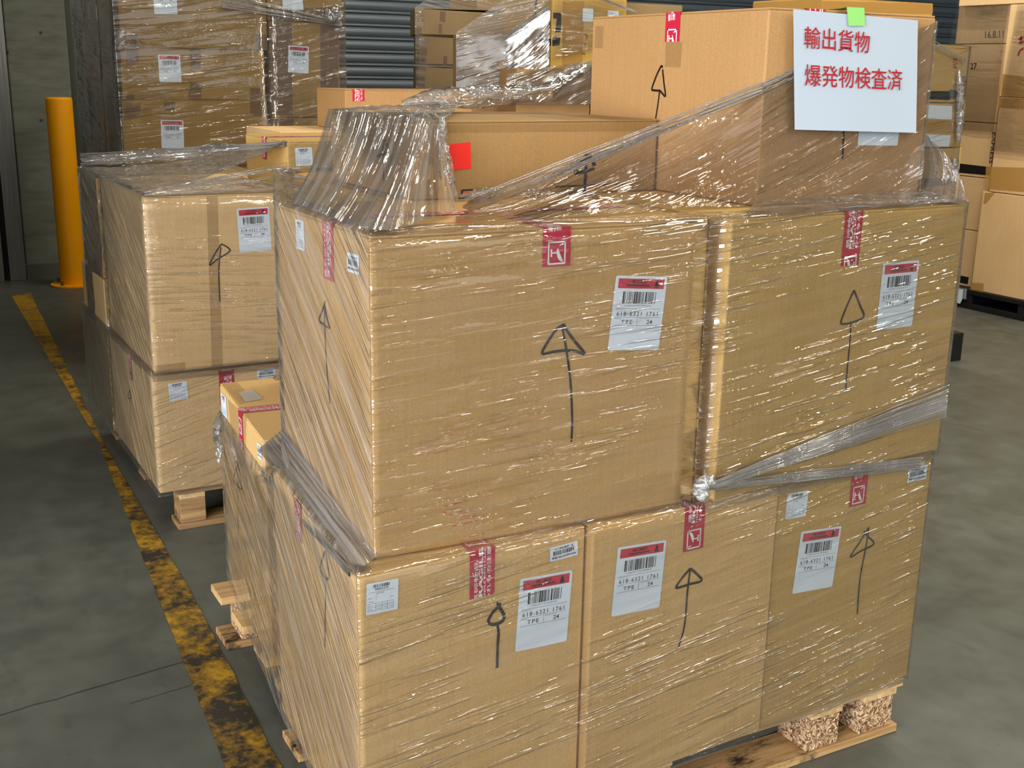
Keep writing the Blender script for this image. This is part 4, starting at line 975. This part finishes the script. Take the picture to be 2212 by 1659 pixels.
# --- second load
root = bpy.data.objects.new('stretch_film', None); COL.objects.link(root); root.location = (.6, 2.4, .13)
tag(root, 'stretch film round the second load, grey and crumpled over its top', 'plastic film', 'plastic film round the loads')
mb = MB()
wrap(mb, ((.045, 2.615), (.044, 1.893), (.49, 1.894), (1.19, 1.894), (1.19, 3.09), (.036, 3.09)), .13, .535, .0062, [FILM_DULL, FILM, FILM, FILM_DULL, FILM_DULL, FILM_DULL], (.9, -.25, -.25, 0, 0, .9), seed=3)
mb.build('lower_wrap', root, smooth=True); mb = MB()
wrap(mb, ((.052, 2.615), (.053, 1.895), (.49, 1.896), (1.19, 1.896), (1.19, 2.97), (.043, 2.97)), .50, VT+.004, .0062, [FILM_DULL, FILM, FILM, FILM_DULL, FILM_DULL, FILM_DULL], (.5, .06, .06, 0, 0, .5), lip=.05, seed=4)
mb.build('side_wrap', root, smooth=True)
mb = MB(); wn, wf = W1.c[0], W1.c[3]
sheet(mb, (.050, 1.893, VT+.008), (.045, 2.93, VT+.008), (wf.x-.006, wf.y, VT+.10), (wn.x-.006, wn.y-.006, W1.z1), FILM_CRUMPLE, 30, 22, .006, 3, 4, .1, 20, sag=.02)
sheet(mb, (.050, 1.891, VT+.008), (.50, 1.893, VT+.008), (wn.x, wn.y-.008, VT+.02), (.30, 1.96, VT+.05), FILM_CRUMPLE, 24, 8, .003, 3, 6, .1, 21)
sheet(mb, (wn.x-.006, wn.y-.008, VT+.006), (W1.c[1].x, wn.y-.008, VT+.006), (W1.c[1].x, wn.y-.008, W1.z1+.004), (wn.x-.006, wn.y-.008, W1.z1+.004), FILM, 20, 8, .002, 3, 8, -.5, 22)
mb.build('top_wrap', root, smooth=True)
mb = MB()
rope(mb, (.045, 2.93, VT+.03), (wn.x-.008, wn.y-.006, W1.z1-.01), FILM_ROPE, 7, .05, .02, seed=21, r=.003)
rope(mb, (.055, 1.888, VT+.012), (wn.x-.008, wn.y-.006, VT+.06), FILM_ROPE, 7, .01, .06, seed=22, r=.002)
loose(root, [(.05, 2.95, VT+.03), (.20, 2.93, VT+.035), (.40, 2.85, VT+.05), (.62, 2.7, VT+.09)], .022, FILM_CRUMPLE, 8)
mb.build('gathered_edge', root, smooth=True)

# --- tall rear load
root = bpy.data.objects.new('stretch_film', None); COL.objects.link(root); root.location = (1.0, 4.6, .13)
tag(root, 'stretch film round the tall rear load, bright streaks on its front', 'plastic film', 'plastic film round the loads')
mb = MB()
FILM_BACK = film_mat('stretch_film_streaked', 44, .75, .03, gloss=1.2, long=2.4, rough=.08)
wrap(mb, ((.418, 4.47), (.417, 4.095), (1.12, 4.095), (1.512, 4.095), (1.512, 5.22), (.416, 5.22)), .14, 1.79, .010, [FILM_DULL, FILM_BACK, FILM_BACK, FILM_DULL, FILM_DULL, FILM_DULL], (.1, -.12, -.22, 0, 0, .1), amp=.005, seed=6, nz=30)
mb.build('side_wrap', root, smooth=True)
mb = MB()
P3 = Plane((0, Y3-.025, 0), (0, -1, 0))
rope(mb, P3.at(480, -8), P3.at(738, 50), FILM_ROPE, 9, .10, .03, seed=31, r=.004)
loose(root, [P3.at(700, 40), P3.at(725, 30), P3.at(738, 46)], .03, FILM_CRUMPLE, 11)
loose(root, [Plane((.405, 0, 0), (1, 0, 0)).at(262, y) for y in (60, 90, 110)], .022, FILM_CRUMPLE, 12)
mb.build('gathered_edge', root, smooth=True)

# --- load before the shutter
root = bpy.data.objects.new('stretch_film', None); COL.objects.link(root); root.location = (3.0, 4.6, .13)
tag(root, 'shiny stretch film draped over the load with the big letter', 'plastic film', 'plastic film round the loads')
mb = MB(); K = Plane((0, YK-.02, 0), (0, -1, 0)); X9 = Plane((cB.c[0].x-.012, 0, 0), (1, 0, 0))
FILM_GLARE = film_mat('stretch_film_glaring', 36, .9, .13, hazecol=(0.92, 0.92, 0.95, 1), gloss=4.0, long=5, rough=.20)
own(root, 'film_sheet', K.at(1085, 225), K.at(1290, 225), K.at(1290, 128), K.at(1095, 160), FILM_GLARE, 24, 12, .01, 3, 5, -.3, 31)
own(root, 'film_sheet', K.at(1192, 130), K.at(1345, 90), K.at(1345, 0), K.at(1192, 0), FILM, 20, 12, .004, 3, 5, .2, 32)
own(root, 'film_sheet', cA.F.at(985, 210, .016), cA.F.at(1098, 210, .016), cA.F.at(1098, 76, .016), cA.F.at(985, 72, .016), FILM_GLARE, 16, 14, .006, 3, 5, -.25, 33)
own(root, 'film_sheet', cA.F.at(985, 70, .016), cA.F.at(1092, 76, .016), X9.at(1188, 0), cA.F.at(1092, -4, .016), FILM_TENT, 16, 10, .012, 3, 5, -.6, 34)
own(root, 'film_sheet', cA.F.at(1090, 150, .016), X9.at(1186, 150), X9.at(1188, 20), cA.F.at(1090, 84, .016), FILM_GLARE, 18, 12, .006, 3, 5, -.5, 35)
Cp = Plane((0, YC-.015, 0), (0, -1, 0))
own(root, 'film_sheet', Cp.at(898, 190), Cp.at(1000, 190), Cp.at(1000, 20), Cp.at(896, 16), FILM_SIDE, 14, 16, .004, 3, 5, .1, 36)
own(root, 'film_sheet', Cp.at(896, 16), Cp.at(1110, 22), Cp.at(1110, -60), Cp.at(1010, -60), FILM_TENT, 14, 8, .006, 3, 5, .3, 37)
mb = MB()
rope(mb, cA.F.at(1086, 85, .016), X9.at(1186, 20), FILM_ROPE, 14, .02, .09, seed=41, r=.0035)
mb.build('gathered_edge', root, smooth=True); mb = MB()
loose(root, [K.at(1190, 176), K.at(1230, 160), K.at(1285, 140)], .03, FILM_CRUMPLE, 14)
rope(mb, K.at(1280, -10), K.at(1375, 26), FILM_ROPE, 6, .03, .02, seed=42, r=.003)
mb.build('gathered_edge', root, smooth=True)

# --- stacks at the right
root = bpy.data.objects.new('stretch_film', None); COL.objects.link(root); root.location = (3.7, 2.9, .13)
tag(root, 'stretch film round the banded stack at the right, puckered on its edge', 'plastic film', 'plastic film round the loads')
mb = MB(); xr = d1.c[1].x
wrap(mb, ((P5x0-.01, Y5+.71), (P5x0-.01, Y5-.004), (xr+.001, Y5-.001), (xr+.001, Y5+.71)), .16, d1.z1+.004, .006, [FILM_SIDE, FILM_BACK, FILM_SIDE, FILM_SIDE], (0, -.12, 0, 0), amp=.002, seed=7, lip=.08, nz=26)
mb.build('side_wrap', root, smooth=True)
mb = MB(); Q = Plane((0, Y5-.022, 0), (0, -1, 0))
loose(root, [Q.at(2072, 150), Q.at(2074, 200), Q.at(2074, 250), Q.at(2070, 310)], .016, FILM_CRUMPLE, 16, seg=40)
loose(root, [Q.at(2062, 340), Q.at(2064, 370), Q.at(2058, 400)], .014, FILM_CRUMPLE, 17)
rope(mb, Q.at(2015, 92), Q.at(2088, 132), FILM_ROPE, 7, .03, .02, seed=44, r=.002)
mb.build('gathered_edge', root, smooth=True)
root = bpy.data.objects.new('stretch_film', None); COL.objects.link(root); root.location = (5.8, 3.5, .13)
tag(root, 'stretch film over the upper part of the rear right columns', 'plastic film', 'plastic film round the loads')
mb = MB(); ya = f3.c[3].y
own(root, 'film_sheet', (X6-.014, ya+.50, g2.z1-.05), (X6-.014, ya+.012, g2.z1-.05), (X6-.014, ya+.012, g0.z1), (X6-.014, ya+.40, g0.z1), FILM_BACK, 14, 24, .004, 3, 6, .05, 41)
own(root, 'film_sheet', (X7-.014, ya-.03, f2.z0+.25), (X7-.014, ya-.9, f2.z0+.25), (X7-.014, ya-.9, f1.z1), (X7-.014, ya-.10, f1.z1), FILM, 14, 20, .003, 3, 6, .08, 42)
